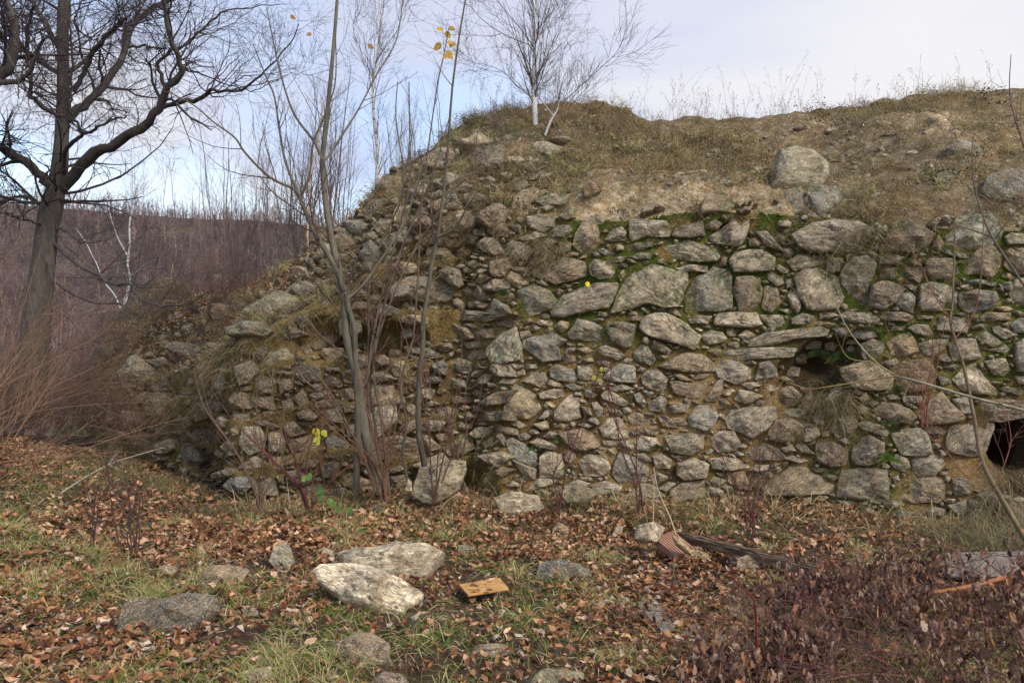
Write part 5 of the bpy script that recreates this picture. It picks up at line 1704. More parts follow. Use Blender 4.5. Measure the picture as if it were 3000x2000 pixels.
ground_stone('wide reddish stone cut off by the bottom edge at the left', '760,1545 900,1510 1070,1540 1090,1600 780,1600', G3, (0.30, 0.20, 0.16), 109, sink=14)
ground_stone('pointed grey-green stone left of the broad slab', '-30,540 0,480 50,445 110,460 150,540 120,610 20,600', G1, (0.33, 0.32, 0.24), 110, sink=14)
ground_stone('rounded beige stone between the pointed stone and the slab', '310,500 350,475 410,500 430,530 340,540', G1, (0.40, 0.33, 0.24), 111, sink=10)
ground_stone('dark flat stone right of the orange board', '1790,690 1830,590 1930,560 2100,590 2200,640 2180,700 2010,720 1850,710', G1, (0.12, 0.12, 0.10), 112, sink=14)
ground_stone('brown dome-shaped stone sunk in the leaves below the pale boulder', '350,1240 420,1140 560,1070 680,1060 800,1140 820,1200 700,1250 450,1270', G1, (0.26, 0.20, 0.145), 113, sink=30)
ground_stone('ochre stone in the grass above the dark flat stone', '1920,350 1970,300 2050,350 2030,400 1940,390', G1, (0.38, 0.28, 0.14), 114, sink=12)
ground_stone('brown stone mostly covered by dry grass in the foreground centre', '1340,1210 1400,1150 1600,1140 1660,1190 1600,1240 1400,1240', G1, (0.24, 0.20, 0.15), 115, sink=20)
ground_stone('grey-green stone at the bottom edge, right of centre', '1740,1390 1850,1310 2000,1330 2140,1340 2160,1430 1800,1430', G1, (0.27, 0.26, 0.17), 116, sink=16)
ground_stone('brown stone cut off by the bottom edge in the middle', '640,1400 760,1330 900,1350 980,1430 640,1430', G1, (0.27, 0.20, 0.15), 117, sink=20)
ground_stone('large pale flat-topped stone at the foot of the wall', '1520,140 1600,110 1700,105 1830,120 1870,170 1820,210 1720,240 1560,210', G1, (0.46, 0.40, 0.30), 118, sink=12)
ground_stone('whitish flat stone at the left foot of the wall', '0,300 30,270 130,270 190,300 150,325 20,325', G1, (0.56, 0.50, 0.42), 119, sink=8)
ground_stone('tilted cream slab leaning up out of the leaves near the wall', '1240,250 1380,180 1430,215 1310,290 1210,305', G1, (0.48, 0.40, 0.28), 120, sink=10)
ground_stone('flaky grey-green slab right of the broad slab', '1270,470 1330,450 1480,510 1420,550 1280,510', G1, (0.26, 0.26, 0.20), 121, sink=10, ang=-0.3)
ground_stone('small whitish stone by the sapling roots', '650,210 700,180 770,210 760,255 680,255', G1, (0.50, 0.43, 0.32), 122, sink=8)
ground_stone('low whitish stone among the leaves left of the sapling roots', '420,275 450,240 570,250 560,290', G1, (0.50, 0.44, 0.35), 123, sink=8)
ground_stone('brown mossy stone against the foot of the wall near the pale flat-topped stone', '1970,95 2050,60 2170,60 2240,100 2150,150 2020,145', G1, (0.26, 0.22, 0.14), 124, sink=12)
ground_stone('leaning grey boulder with a white top propped at the wall foot', '550,1350 600,1230 730,1200 860,1165 960,1170 960,1250 900,1370 820,1440 700,1480 620,1470 560,1420', L6o, (0.30, 0.27, 0.19), 125, sink=10, tilt=0.3, depth=0.16)
ground_stone('small white stone beside the leaning grey boulder', '485,1400 510,1310 540,1340 540,1405', L6o, (0.55, 0.48, 0.36), 126, tilt=0.3)
ground_stone('small beige upright stone left of the fluted tile fragment', '225,440 290,350 330,370 310,430 240,470', G2, (0.42, 0.35, 0.23), 128, sink=8)
ground_stone('rounded brown stone under the dark wooden beam', '1195,700 1200,610 1290,585 1380,640 1410,700 1390,745 1300,720', G2, (0.27, 0.21, 0.15), 129, sink=10)
ground_stone('small pale stone in the grass below the fluted tile fragment', '425,710 450,675 485,680 480,735 430,740', G2, (0.42, 0.36, 0.26), 130, sink=8)
ground_stone('grey flat stone under dry grass left of the weathered plank', '100,970 190,930 320,950 350,1000 240,1060 130,1060', G2, (0.24, 0.21, 0.16), 131, sink=14)
ground_stone('small grey stone at the bottom left of the bramble heap', '80,1370 120,1320 200,1310 215,1370 120,1410', G2, (0.34, 0.31, 0.25), 132, sink=10)
ground_stone('grey stone beneath the bare orange branch', '2450,1750 2520,1735 2590,1745 2600,1780 2500,1790 2440,1775', NT, (0.22, 0.20, 0.17), 133, sink=8)
ground_stone('pale boulder resting on the distant knoll', '615,805 640,800 660,820 640,835 620,830', NT, (0.45, 0.43, 0.38), 134) if False else None
boulder('pale boulder on top of the distant knoll', [(618, 806), (640, 798), (662, 806), (666, 826), (640, 836), (620, 828)], 14.9, col=(0.45, 0.43, 0.38), seed=134)

# ------------------------------------------------------------------ boards, beam, tile
def ground_pt(px, py, z=0.0):
    Y = (CAMZ - z) * F / (py - 1000)
    return at(px, py, Y)
def slab_from(pts, thick, mat, name, label, cat, origin=None, extra=None):
    """board whose top corners are given in world space"""
    T_ = np.array(pts); c = T_.mean(0)
    n = norm(np.cross(T_[1] - T_[0], T_[2] - T_[0])); n = n if n[2] > 0 else -n
    k = len(T_)
    V = np.vstack([T_, T_ - n * thick]) - c
    bm_faces = [list(range(k)), list(range(2 * k - 1, k - 1, -1))] + [[i, i + k, (i + 1) % k + k, (i + 1) % k] for i in range(k)]
    x = norm(T_[1] - T_[0]); yv = np.cross(n, x)
    M = np.stack([x, yv, n], 1)
    Vl = V @ M
    me = bpy.data.meshes.new(name); me.from_pydata([tuple(v) for v in Vl], [], bm_faces); me.update(); me.materials.append(mat)
    o = link(name, me, label=label, cat=cat)
    from mathutils import Matrix
    mw = Matrix(((*M[0], c[0]), (*M[1], c[1]), (*M[2], c[2]), (0, 0, 0, 1)))
    o.matrix_world = mw
    bv = o.modifiers.new('bevel', 'BEVEL'); bv.width = 0.003; bv.segments = 2
    return o
M_orange = wood_material('varnished_board', (0.34, 0.16, 0.06), (0.55, 0.29, 0.10), (0.66, 0.40, 0.18), 5, (1, 5, 5))
M_greyw = wood_material('weathered_plank', (0.11, 0.085, 0.065), (0.24, 0.19, 0.15), (0.34, 0.28, 0.23))
M_darkw = wood_material('old_beam', (0.05, 0.033, 0.023), (0.14, 0.095, 0.06), (0.36, 0.27, 0.17))
def gp(px, py, so, z): 
    return ground_pt(so[0] + px / so[2], so[1] + py / so[2], z)
slab_from([gp(1280, 730, G1, 0.06), gp(1345, 802, G1, 0.05), gp(1625, 757, G1, 0.055), gp(1560, 683, G1, 0.07)], 0.014, M_orange, 'orange_board', 'small orange varnished board lying on the leaves', 'board')
slab_from([gp(440, 975, G2, 0.06), gp(650, 1190, G2, 0.05), gp(725, 1130, G2, 0.05), gp(620, 985, G2, 0.06), gp(590, 905, G2, 0.06), gp(470, 925, G2, 0.06)], 0.02, M_greyw, 'broken_plank', 'grey weathered plank with a broken end half buried in leaves', 'plank')
slab_from([gp(850, 1430, G2, 0.05), gp(930, 1500, G2, 0.05), gp(955, 1470, G2, 0.05), gp(870, 1340, G2, 0.06), gp(800, 1380, G2, 0.06)], 0.02, M_greyw, 'plank_fragment', 'small grey plank fragment below the broken plank', 'plank')
slab_from([at(2770, 1617, 6.0), at(2772, 1690, 5.85), at(3060, 1685, 5.6), at(3060, 1612, 5.75)], 0.03, M_greyw, 'grey_board', 'wide grey board under the dead bramble at the right edge', 'board')

def beam():
    a = at(1990, 1562, 6.75); b = at(2465, 1688, 5.75)
    a[2] = 0.13; b[2] = 0.06
    a = at(1990, 1566, 6.5); b = at(2465, 1690, 5.40)
    x = norm(b - a); n = norm(np.array([0.05, -0.25, 1.0])); yv = norm(np.cross(n, x)); n = np.cross(x, yv)
    Ln = np.linalg.norm(b - a)
    t = empty('wooden_beam', (a + b) / 2, 'long dark grooved wooden beam lying at the foot of the wall', 'beam')
    # channel section: two ridges along the top
    sec = [(-0.055, 0.0), (-0.055, 0.03), (-0.038, 0.03), (-0.036, 0.012), (-0.012, 0.012), (-0.010, 0.034), (0.014, 0.034), (0.016, 0.014), (0.038, 0.014), (0.04, 0.03), (0.055, 0.03), (0.055, -0.045), (-0.055, -0.045)]
    r = np.random.default_rng(5)
    K = 24
    V = []
    for i in range(K + 1):
        s = (i / K - 0.5) * Ln
        for (u, v) in sec:
            u, v = u * 0.75, v * 0.75
            w = 0.0025 * r.normal()
            V.append(x * s + yv * (u + w) + n * (v + w))
    m = len(sec); Q = []
    for i in range(K):
        for j in range(m):
            Q.append((i * m + j, i * m + (j + 1) % m, (i + 1) * m + (j + 1) % m, (i + 1) * m + j))
    V = np.array(V)
    # local frame along x for the grain
    M = np.stack([x, yv, n], 1)
    me = bpy.data.meshes.new('profile'); me.from_pydata([tuple(v) for v in V @ M], [], Q + [tuple(range(m))[::-1], tuple(range(K * m, K * m + m))]); me.update(); me.materials.append(M_darkw)
    o = link('profile', me, parent=t)
    from mathutils import Matrix
    o.rotation_euler = Matrix(((*M[0],), (*M[1],), (*M[2],))).to_euler()
beam()

def tile_fragment():
    base = at(2000, 1600, 6.55)
    t = empty('tile_fragment', base, 'broken fluted terracotta block with lumps of mortar at both ends', 'tile fragment')
    s = NG('terracotta'); g = s.n('ShaderNodeTexCoord').outputs['Object']; f = s.noise(g, 30, 5, 0.7)
    M_t = s.done(s.ramp(f, (0.3, (0.28, 0.135, 0.085)), (0.7, (0.46, 0.26, 0.17))), 0.85, s.bump(f, 0.5, 0.004))
    a = at(1945, 1572, 6.6); b = at(2040, 1620, 6.4)
    x = norm(at(2010, 1628, 6.35) - at(1938, 1568, 6.6)); nrm = norm(np.array([0.12, -0.72, 0.68])); nrm = norm(nrm - x * np.dot(x, nrm)); yv = np.cross(nrm, x)
    if yv[2] < 0: yv = -yv
    c = at(1978, 1590, 6.2); Ln, Wd_ = 0.26, 0.165
    nf = 9; V, Q = [], []
    secu, secv = [], []
    for i in range(nf):
        for (du, dv_) in ((0.0, 0), (0.62, 0), (0.66, -0.010), (0.96, -0.010)):
            secu.append((i + du) / nf * Wd_ - Wd_ / 2); secv.append(dv_)
    secu.append(Wd_ / 2); secv.append(0); secu += [Wd_ / 2, -Wd_ / 2]; secv += [-0.07, -0.07]
    m = len(secu); K = 8
    for i in range(K + 1):
        q = (i / K - 0.5) * Ln
        for u, v in zip(secu, secv): V.append(x * q + yv * u + nrm * v)
    for i in range(K):
        for j in range(m): Q.append((i * m + j, i * m + (j + 1) % m, (i + 1) * m + (j + 1) % m, (i + 1) * m + j))
    me = bpy.data.meshes.new('fluted_face'); me.from_pydata([tuple(v) for v in V], [], Q + [tuple(range(m))[::-1], tuple(range(K * m, K * m + m))]); me.update(); me.materials.append(M_t)
    link('fluted_face', me, parent=t, loc=tuple(c - base))
    for i, txt in enumerate(('410,470 440,360 560,330 650,380 620,440 590,490 500,500', '860,560 900,545 980,580 990,630 940,640 870,600', '700,440 760,450 830,530 900,560 860,600 790,560 730,500')):
        p = P_(txt, G2)
        o = boulder(None, p, 6.25 - 0.12 * i, depth=0.06 if i else 0.1, col=(0.48, 0.36, 0.20) if i else (0.46, 0.40, 0.32), seed=140 + i, name='mortar_lump', parent=t, nseg=22)
        o.location = tuple(np.array(o.location) - base)
tile_fragment()

def bare_branch():
    pts = [(2360, 1822), (2420, 1800), (2500, 1778), (2560, 1768), (2640, 1752), (2700, 1740), (2780, 1728), (2850, 1715), (2950, 1690), (3050, 1670)]
    P = poly_smooth(np.array([at(a, b, 4.9) for a, b in pts]), 40); Rr = np.interp(np.linspace(0, 1, 40), [0, 0.3, 1], [4, 10, 15]) / 2 / F * 4.9
    tb = Tubes(); tb.add(P, Rr, (0.36, 0.15, 0.07), 8)
    t = empty('bare_branch', P[0], 'bare orange branch with stripped bark lying across the dead bramble', 'branch')
    link('wood', tb.mesh('wood', M_twig, P[0]), parent=t)
    r = np.random.default_rng(8)
    c1, r1 = spawn(P[None], Rr[None], 9, 0.05, 1, (0.15, 0.5), r, (20, 50), 0.02, 0.1, 6, 0.4, 0.3)
    tb = Tubes(); tb.add(c1, r1, (0.20, 0.05, 0.045), 4)
    link('shoots', tb.mesh('shoots', M_twig, P[0]), parent=t)
bare_branch()
# ------------------------------------------------------------------ leaves and grass
def leaf_batch(O, size, seed, cols, curl=(0.1, 0.9), tilt=0.5, aspect=(0.5, 0.85), hang=False):
    """O (n,3) -> V, quads, tris, tint. each leaf 8 verts, 2 quads + 4 tris"""
    r = np.random.default_rng(seed); n = len(O)
    s = r.uniform(size[0], size[1], n)
    # (x along, y across)
    t = np.array([[-0.5, 0, 0], [-0.2, 0, 0], [0.18, 0, 0], [0.55, 0, 0], [-0.24, 0.5, 0], [0.14, 0.42, 0], [-0.24, -0.5, 0], [0.14, -0.42, 0]], float)
    B = np.repeat(t[None], n, 0) * s[:, None, None]
    B[:, :, 1] *= r.uniform(*aspect, n)[:, None]
    B += r.normal(0, 0.05, B.shape) * s[:, None, None]
    cu = r.uniform(*curl, n)
    B[:, :, 2] += (np.abs(B[:, :, 1]) / s[:, None]) * cu[:, None] * 1.1 * s[:, None]
    B[:, :, 2] += ((B[:, :, 0] / s[:, None]) ** 2) * (r.uniform(-0.5, 1.6, n) * 1.0)[:, None] * s[:, None]
    B[:, :, 1] *= (1 - 0.4 * cu)[:, None]
    ax = r.uniform(0, 2 * math.pi, n)
    nz = norm(np.stack([r.normal(0, tilt, n), r.normal(0, tilt, n), np.ones(n)], 1))
    if hang: nz = norm(np.stack([r.normal(0, 1, n), r.normal(0, 1, n), r.normal(0, 0.35, n)], 1))
    flip = np.where(r.random(n) < 0.35, -1.0, 1.0)[:, None]
    nz = nz * flip
    U, W = ortho(nz)
    X = np.cos(ax)[:, None] * U + np.sin(ax)[:, None] * W; Yv = np.cross(nz, X)
    if hang:
        X = norm(np.stack([r.normal(0, 0.35, n), r.normal(0, 0.35, n), -np.ones(n)], 1)); Yv = norm(np.cross(nz, X)); nz = np.cross(X, Yv)
    V = O[:, None] + B[:, :, :1] * X[:, None] + B[:, :, 1:2] * Yv[:, None] + B[:, :, 2:] * nz[:, None]
    q = np.array([[4, 5, 2, 1], [1, 2, 7, 6]]); tr = np.array([[0, 4, 1], [0, 1, 6], [5, 3, 2], [2, 3, 7]])
    i = np.arange(n)[:, None, None] * 8
    cols = np.array(cols) * np.array([1.15, 1.02, 0.90]); c = cols[r.integers(0, len(cols), n)] * r.uniform(0.7, 1.3, (n, 1))
    c = np.where(flip < 0, c * 0.85 + 0.01, c)
    return V.reshape(-1, 3), (q[None] + i).reshape(-1, 4), (tr[None] + i).reshape(-1, 3), np.repeat(np.clip(c, 0, 1), 8, 0)

def blade_batch(O, up, length, width, bend, seed, cols, spread=0.5, clumps=None):
    """grass blades: 5 verts, one quad + one tri"""
    r = np.random.default_rng(seed); n = len(O)
    L = r.uniform(length[0], length[1], n)[:, None]; w = r.uniform(width[0], width[1], n)[:, None]
    D = norm(up + r.normal(0, spread, (n, 3)))
    side = norm(np.cross(D, r.normal(0, 1, (n, 3))))
    b = r.uniform(bend[0], bend[1], n)[:, None]
    fall = np.array([0, 0, -1.0]) * b + np.stack([D[:, 0], D[:, 1], 0 * D[:, 0]], 1) * b * 0.9
    m = O + D * L * 0.5 + fall * L * 0.15; tip = O + D * L + fall * L * 0.65
    V = np.stack([O - side * w, O + side * w, m - side * w * 0.8, m + side * w * 0.8, tip], 1)
    i = np.arange(n)[:, None] * 5
    q = np.array([[0, 1, 3, 2]]) + i; t = np.array([[2, 3, 4]]) + i
    cols = np.array(cols); c = cols[r.integers(0, len(cols), n)] * r.uniform(0.7, 1.3, (n, 1))
    return V.reshape(-1, 3), q, t, np.repeat(c, 5, 0)

def put(name, parts, mat, **kw):
    V, Q, T, Cc, off = [], [], [], [], 0
    for v, q, t, c in parts:
        V.append(v); Q.append(q + off); T.append(t + off); Cc.append(c); off += len(v)
    org = kw.pop('origin', (0, 0, 0))
    me = mesh_np(name, np.concatenate(V) - np.asarray(org), np.concatenate(Q), np.concatenate(T), mat, {'tint': np.concatenate(Cc)})
    return link(name, me, **kw)

LC = [(0.27, 0.13, 0.065), (0.36, 0.20, 0.105), (0.20, 0.095, 0.05), (0.46, 0.30, 0.18), (0.10, 0.05, 0.03), (0.50, 0.36, 0.26), (0.32, 0.16, 0.085), (0.25, 0.115, 0.055), (0.12, 0.06, 0.04), (0.33, 0.18, 0.09), (0.17, 0.085, 0.05), (0.22, 0.11, 0.06), (0.40, 0.24, 0.13), (0.50, 0.43, 0.38)]
GC_G = [(0.12, 0.18, 0.025), (0.18, 0.24, 0.035), (0.09, 0.15, 0.02), (0.25, 0.27, 0.06)]
GC_S = [(0.42, 0.32, 0.16), (0.34, 0.26, 0.13), (0.52, 0.43, 0.26), (0.25, 0.18, 0.095), (0.28, 0.25, 0.10)]
r = np.random.default_rng(100)
def ground_points(n, seed, yr=(3.3, 13.2), dens=None, pw=1.0):
    """random points on the ground inside the view, roughly even per square metre"""
    r = np.random.default_rng(seed)
    y = np.sqrt(r.uniform(yr[0] ** 2, yr[1] ** 2, n)); x = r.uniform(-0.66, 0.66, n) * y
    back = np.where(x > -2.6, 8.3 - 0.1 * np.clip(x, 0, 9), 8.4 + (-x - 2.6) * 0.85)
    ok = (y < back) & (x > -9)
    x, y = x[ok], y[ok]
    if dens is not None:
        k = r.random(len(x)) < dens(x, y); x, y = x[k], y[k]
    return np.column_stack([x, y, zg(x, y)])
def patch(x, y, f, seed):
    return 0.5 + 0.5 * fbm(np.stack([x * f, y * f, 0 * x], -1), 3, seed)
def leaf_density(x, y):
    g = patch(x, y, 0.9, 51)
    d = np.clip(0.35 + 1.3 * (g - 0.35), 0.12, 1)
    d = np.where((x < -1.4) & (y < 7), d * 0.75, d)
    return np.clip(d, 0, 1)
pl = ground_points(185000, 101, dens=leaf_density)
rr0 = np.random.default_rng(6)
pl[:, 2] += np.random.default_rng(1).uniform(0.0, 0.05, len(pl))
bd = ground_pt(1415, 1716, 0.065); pl = np.vstack([pl, np.column_stack([bd[0] + rr0.uniform(-0.16, 0.16, 7), bd[1] + rr0.uniform(-0.1, 0.1, 7), np.full(7, 0.075)])])
near = pl[:, 1] < 6.3
put('leaf_litter', [leaf_batch(pl[near], (0.018, 0.070), 102, LC, (0.1, 1.3), 0.36), leaf_batch(pl[~near], (0.035, 0.08), 103, LC[:6], (0.1, 0.9), 0.6)], M_leaf, kind='stuff')
def gd(x, y):
    g = patch(x, y, 1.1, 61)
    d = np.clip((g - 0.36) * 3.0, 0.08, 1)
    return np.where((x < -1.0), np.clip(d * 1.5, 0.15, 1), d * 0.75)
pg = ground_points(120000, 104, dens=gd)
cl = ground_points(3600, 105, dens=gd)
rr = np.random.default_rng(7)
cp = np.repeat(cl, 38, 0) + np.column_stack([rr.normal(0, 0.055, (len(cl) * 38, 2)), np.zeros(len(cl) * 38)])
upv = np.array([0, 0, 1.0])
tf = ground_points(150, 190, yr=(3.6, 7.5), dens=lambda x, y: 0.9 - 0.6 * (x > -0.4)); tf = np.repeat(tf, 130, 0); tf[:, :2] += rr.normal(0, 0.05, (len(tf), 2))
ps_ = ground_points(90000, 199, dens=lambda x, y: np.clip(0.75 - 0.45 * (x > -0.6), 0, 1) * np.clip((patch(x, y, 1.6, 64) - 0.35) * 3, 0.05, 1))
put('grass', [blade_batch(tf, upv, (0.12, 0.34), (0.0012, 0.0022), (0.8, 1.9), 191, [(0.42, 0.38, 0.13), (0.50, 0.42, 0.20), (0.30, 0.32, 0.09), (0.40, 0.30, 0.16)], 0.55),
              blade_batch(ps_, upv, (0.06, 0.20), (0.0012, 0.0024), (0.9, 2.0), 198, GC_S + [(0.30, 0.29, 0.11)], 0.9),
              blade_batch(pg, upv, (0.05, 0.16), (0.0016, 0.0032), (0.4, 1.5), 106, GC_G + GC_S[:3], 0.75),
              blade_batch(cp, upv, (0.08, 0.24), (0.0014, 0.0028), (0.6, 1.6), 107, GC_S[:3] + GC_G[:4], 0.75)], M_grass, kind='stuff')
# dry grass fringe along the foot of the wall
def wall_foot(n, seed, x0, x1):
    r = np.random.default_rng(seed); x = r.uniform(x0, x1, n)
    y = 7.95 - 0.1 * np.clip(x, 0, 9) - np.abs(r.normal(0, 0.5, n)) * 0.8
    y = np.where(x < -2.6, 8.2 + (-x - 2.6) * 0.85 - np.abs(r.normal(0, 0.5, n)), y)
    return np.column_stack([x, y, zg(x, y)])
ct = wall_foot(110, 308, -2.5, 5.2); ct = np.repeat(ct, 9, 0); ct[:, :2] += rr.normal(0, 0.05, (len(ct), 2))
cf = wall_foot(330, 108, -5.5, 5.2); cf = np.repeat(cf, 46, 0)
cf[:, :2] += rr.normal(0, 0.07, (len(cf), 2))
gc_ = np.repeat(np.column_stack([rr.uniform(3.45, 4.7, 80), rr.uniform(6.2, 7.2, 80), np.zeros(80)]), 60, 0); gc_[:, :2] += rr.normal(0, 0.06, (len(gc_), 2)); gc_[:, 2] = zg(gc_[:, 0], gc_[:, 1])
put('dry_grass', [blade_batch(ct, upv, (0.25, 0.55), (0.0016, 0.003), (0.4, 1.4), 309, [(0.50, 0.42, 0.18), (0.42, 0.36, 0.14), (0.46, 0.36, 0.22)], 0.45),
                  blade_batch(gc_, upv, (0.2, 0.62), (0.0012, 0.0024), (0.4, 1.5), 310, [(0.30, 0.23, 0.12), (0.20, 0.15, 0.08), (0.38, 0.30, 0.18), (0.13, 0.15, 0.05)], 0.5),
                  blade_batch(cf, upv, (0.10, 0.38), (0.001, 0.0022), (0.5, 1.8), 109, [(0.22, 0.155, 0.08), (0.15, 0.10, 0.055), (0.34, 0.26, 0.14), (0.14, 0.14, 0.045), (0.26, 0.17, 0.10)], 0.6)], M_grass, kind='stuff')

# slope vegetation
def slope_points(n, seed, dens=None, tmax=150):
    r = np.random.default_rng(seed)
    i = r.integers(30, us.size - 42, n); j = (r.uniform(0, 1, n) * (tmax - 1)).astype(int)
    p = GS[i, j] + r.uniform(-0.012, 0.012, (n, 3)); nn = NS[i, j]
    if dens is not None:
        k = r.random(n) < dens(p); p, nn = p[k], nn[k]
    return p, nn
def sd(p):
    g = 0.5 + 0.5 * fbm(p * 0.9, 3, 71)
    d = np.clip((g - 0.34) * 2.6, 0.06, 1)
    d = d * (1 - 0.85 * np.exp(-((p[:, 0] - 1.75) / 1.1) ** 2) * np.clip(1 - (p[:, 2] - 2.9) / 0.6, 0, 1))
    d = d * np.where(p[:, 0] < -0.6, 0.45, 1)
    return d
ps, ns = slope_points(3600, 110, sd)
k = 30
cc = np.repeat(ps, k, 0) + rr.normal(0, 0.045, (len(ps) * k, 3)); un = norm(np.repeat(ns, k, 0) * 0.5 + upv)
ps2, ns2 = slope_points(40000, 111, sd)
SC = [(0.34, 0.25, 0.13), (0.50, 0.39, 0.23), (0.22, 0.14, 0.075), (0.32, 0.20, 0.11), (0.17, 0.105, 0.065), (0.17, 0.18, 0.05), (0.36, 0.33, 0.12), (0.13, 0.08, 0.05)]
pt3, nt3 = slope_points(30000, 118, lambda p: np.exp(-((p[:, 0] - 1.0) / 1.3) ** 2) * np.clip((p[:, 2] - 3.9) / 0.5, 0, 1) * np.clip((0.5 + fbm(p * 2.2, 2, 91)) * 1.6, 0.05, 1))
pq, nq = slope_points(420, 218, lambda p: np.clip(sd(p) * 0.9, 0, 1)); kq = np.repeat(pq, 60, 0) + rr.normal(0, 0.035, (len(pq) * 60, 3))
put('slope_grass', [blade_batch(kq, upv, (0.10, 0.28), (0.0012, 0.0024), (0.4, 1.6), 219, [(0.52, 0.42, 0.22), (0.44, 0.36, 0.17), (0.33, 0.32, 0.11)], 0.5),
                    blade_batch(cc, un, (0.07, 0.25), (0.0012, 0.0024), (0.3, 1.5), 112, SC, 0.5),
                    blade_batch(pt3, upv, (0.10, 0.30), (0.0011, 0.002), (0.1, 0.8), 119, [(0.33, 0.20, 0.11), (0.40, 0.28, 0.16), (0.24, 0.13, 0.075)], 0.3),
                    blade_batch(ps2, upv, (0.04, 0.13), (0.0013, 0.0026), (0.3, 1.5), 113, SC, 0.8)], M_grass, kind='stuff')
# low dark heathery tufts and moss cushions on the slope
ph, nh = slope_points(600, 114, lambda p: np.clip(sd(p) * 0.8, 0, 1))
hs = np.repeat(rr.uniform(0.5, 1.7, (len(ph), 1)), 90, 0)
hh = np.repeat(ph, 90, 0) + hs * rr.normal(0, 1, (len(ph) * 90, 3)) * np.array([0.10, 0.08, 0.03]); hh[:, 2] += 0.03
put('low_plants', [leaf_batch(hh, (0.010, 0.028), 115, [(0.065, 0.045, 0.025), (0.045, 0.055, 0.016), (0.09, 0.12, 0.025), (0.10, 0.055, 0.038), (0.05, 0.035, 0.022)], (0, 0.5), 1.0)], M_leaf, kind='stuff')
# leaves caught on the left slope
pj, nj = slope_points(9000, 116, lambda p: np.clip((-0.9 - p[:, 0]) * 0.5, 0.02, 0.9))
pj = pj + nj * 0.02
put('caught_leaves', [leaf_batch(pj, (0.025, 0.06), 117, LC[:5], (0.1, 0.9), 0.7)], M_leaf, kind='stuff')
# tall seeding stalks on the skyline
def stalks():
    r = np.random.default_rng(120)
    i = r.integers(330, us.size - 42, 1100); j = r.integers(95, 160, 1100)
    p = GS[i, np.clip(j, 0, GS.shape[1] - 1)]
    p = p[r.random(len(p)) < np.clip(fbm(p * 1.9, 2, 57) * 1.6 + 0.12, 0.02, 1)]
    n = len(p); h = 0.12 + 0.7 * r.uniform(0, 1, n) ** 2.2 * np.where(p[:, 0] < 1.3, 1.0, 1.0)
    m = 6; s = np.linspace(0, 1, m)
    lean = r.normal(0, 0.32, (n, 2))
    P = np.zeros((n, m, 3))
    P[:, :, 0] = p[:, 0:1] + lean[:, :1] * h[:, None] * s ** 1.6; P[:, :, 1] = p[:, 1:2] + lean[:, 1:] * h[:, None] * s ** 1.6
    P[:, :, 2] = p[:, 2:3] + h[:, None] * s
    Rr = np.full((n, m), 0.0016) * np.linspace(1, 0.5, m)
    tb = Tubes(); tb.add(P, Rr, np.array([0.26, 0.19, 0.12]), 3)
    c1, r1 = spawn(P, Rr, 4, 0.55, 1, (0.04, 0.16), r, (20, 50), 0.1, 0.08, 3, 0.8, 0.6, rmin=0.001)
    tb.add(c1, r1, (0.22, 0.16, 0.11), 3)
    c2, r2 = spawn(c1, r1 * 2.6, 2, 0.8, 1, (0.012, 0.03), r, (10, 50), 0.1, 0.05, 2, 1.0, 1.0, rmin=0.001)
    tb.add(c2, r2, (0.20, 0.14, 0.10), 3)
    link('seed_stalks', tb.mesh('seed_stalks', M_twig), kind='stuff')
stalks()

# ------------------------------------------------------------------ grass hanging in the joints, ferns in the wall
def fern(px, py, s, seed, label, col=(0.10, 0.17, 0.035)):
    h = cast(px, py)
    if h is None: return
    O, N, _ = h; O = O + N * 0.08
    r = np.random.default_rng(seed); V, Q, T, Cc, off = [], [], [], [], 0
    for k in range(14):
        a = r.uniform(-1.2, 1.2) + (math.pi / 2); L = s * r.uniform(0.6, 1.0)
        d = norm(np.array([math.cos(a) * 1.1, 0, math.sin(a) * 0.7]) + N * r.uniform(0.3, 0.9)); side = norm(np.cross(d, N))
        m = 7
        for j in range(m):
            t_ = j / (m - 1); c = O + d * L * t_ + np.array([0, 0, -0.55]) * L * t_ ** 2
            wl_ = 0.28 * L * math.sin(math.pi * (0.15 + 0.8 * t_))
            for sg in (-1, 1):
                tip = c + side * sg * wl_ + d * wl_ * 0.4; b = d * L * 0.05
                V += [c - b, c + b, tip]; T.append([off, off + 1, off + 2]); off += 3
        V += [O - side * 0.001, O + side * 0.001, O + d * L - np.array([0, 0, 0.5 * L])]; T.append([off, off + 1, off + 2]); off += 3
    V = np.array(V) - O
    c = np.array(col) * r.uniform(0.8, 1.2)
    me = mesh_np('fern', V, None, T, M_grass, {'tint': np.tile(c, (len(V), 1))})
    link('fern', me, label=label, cat='fern', loc=tuple(O), group='small ferns rooted in the wall joints')
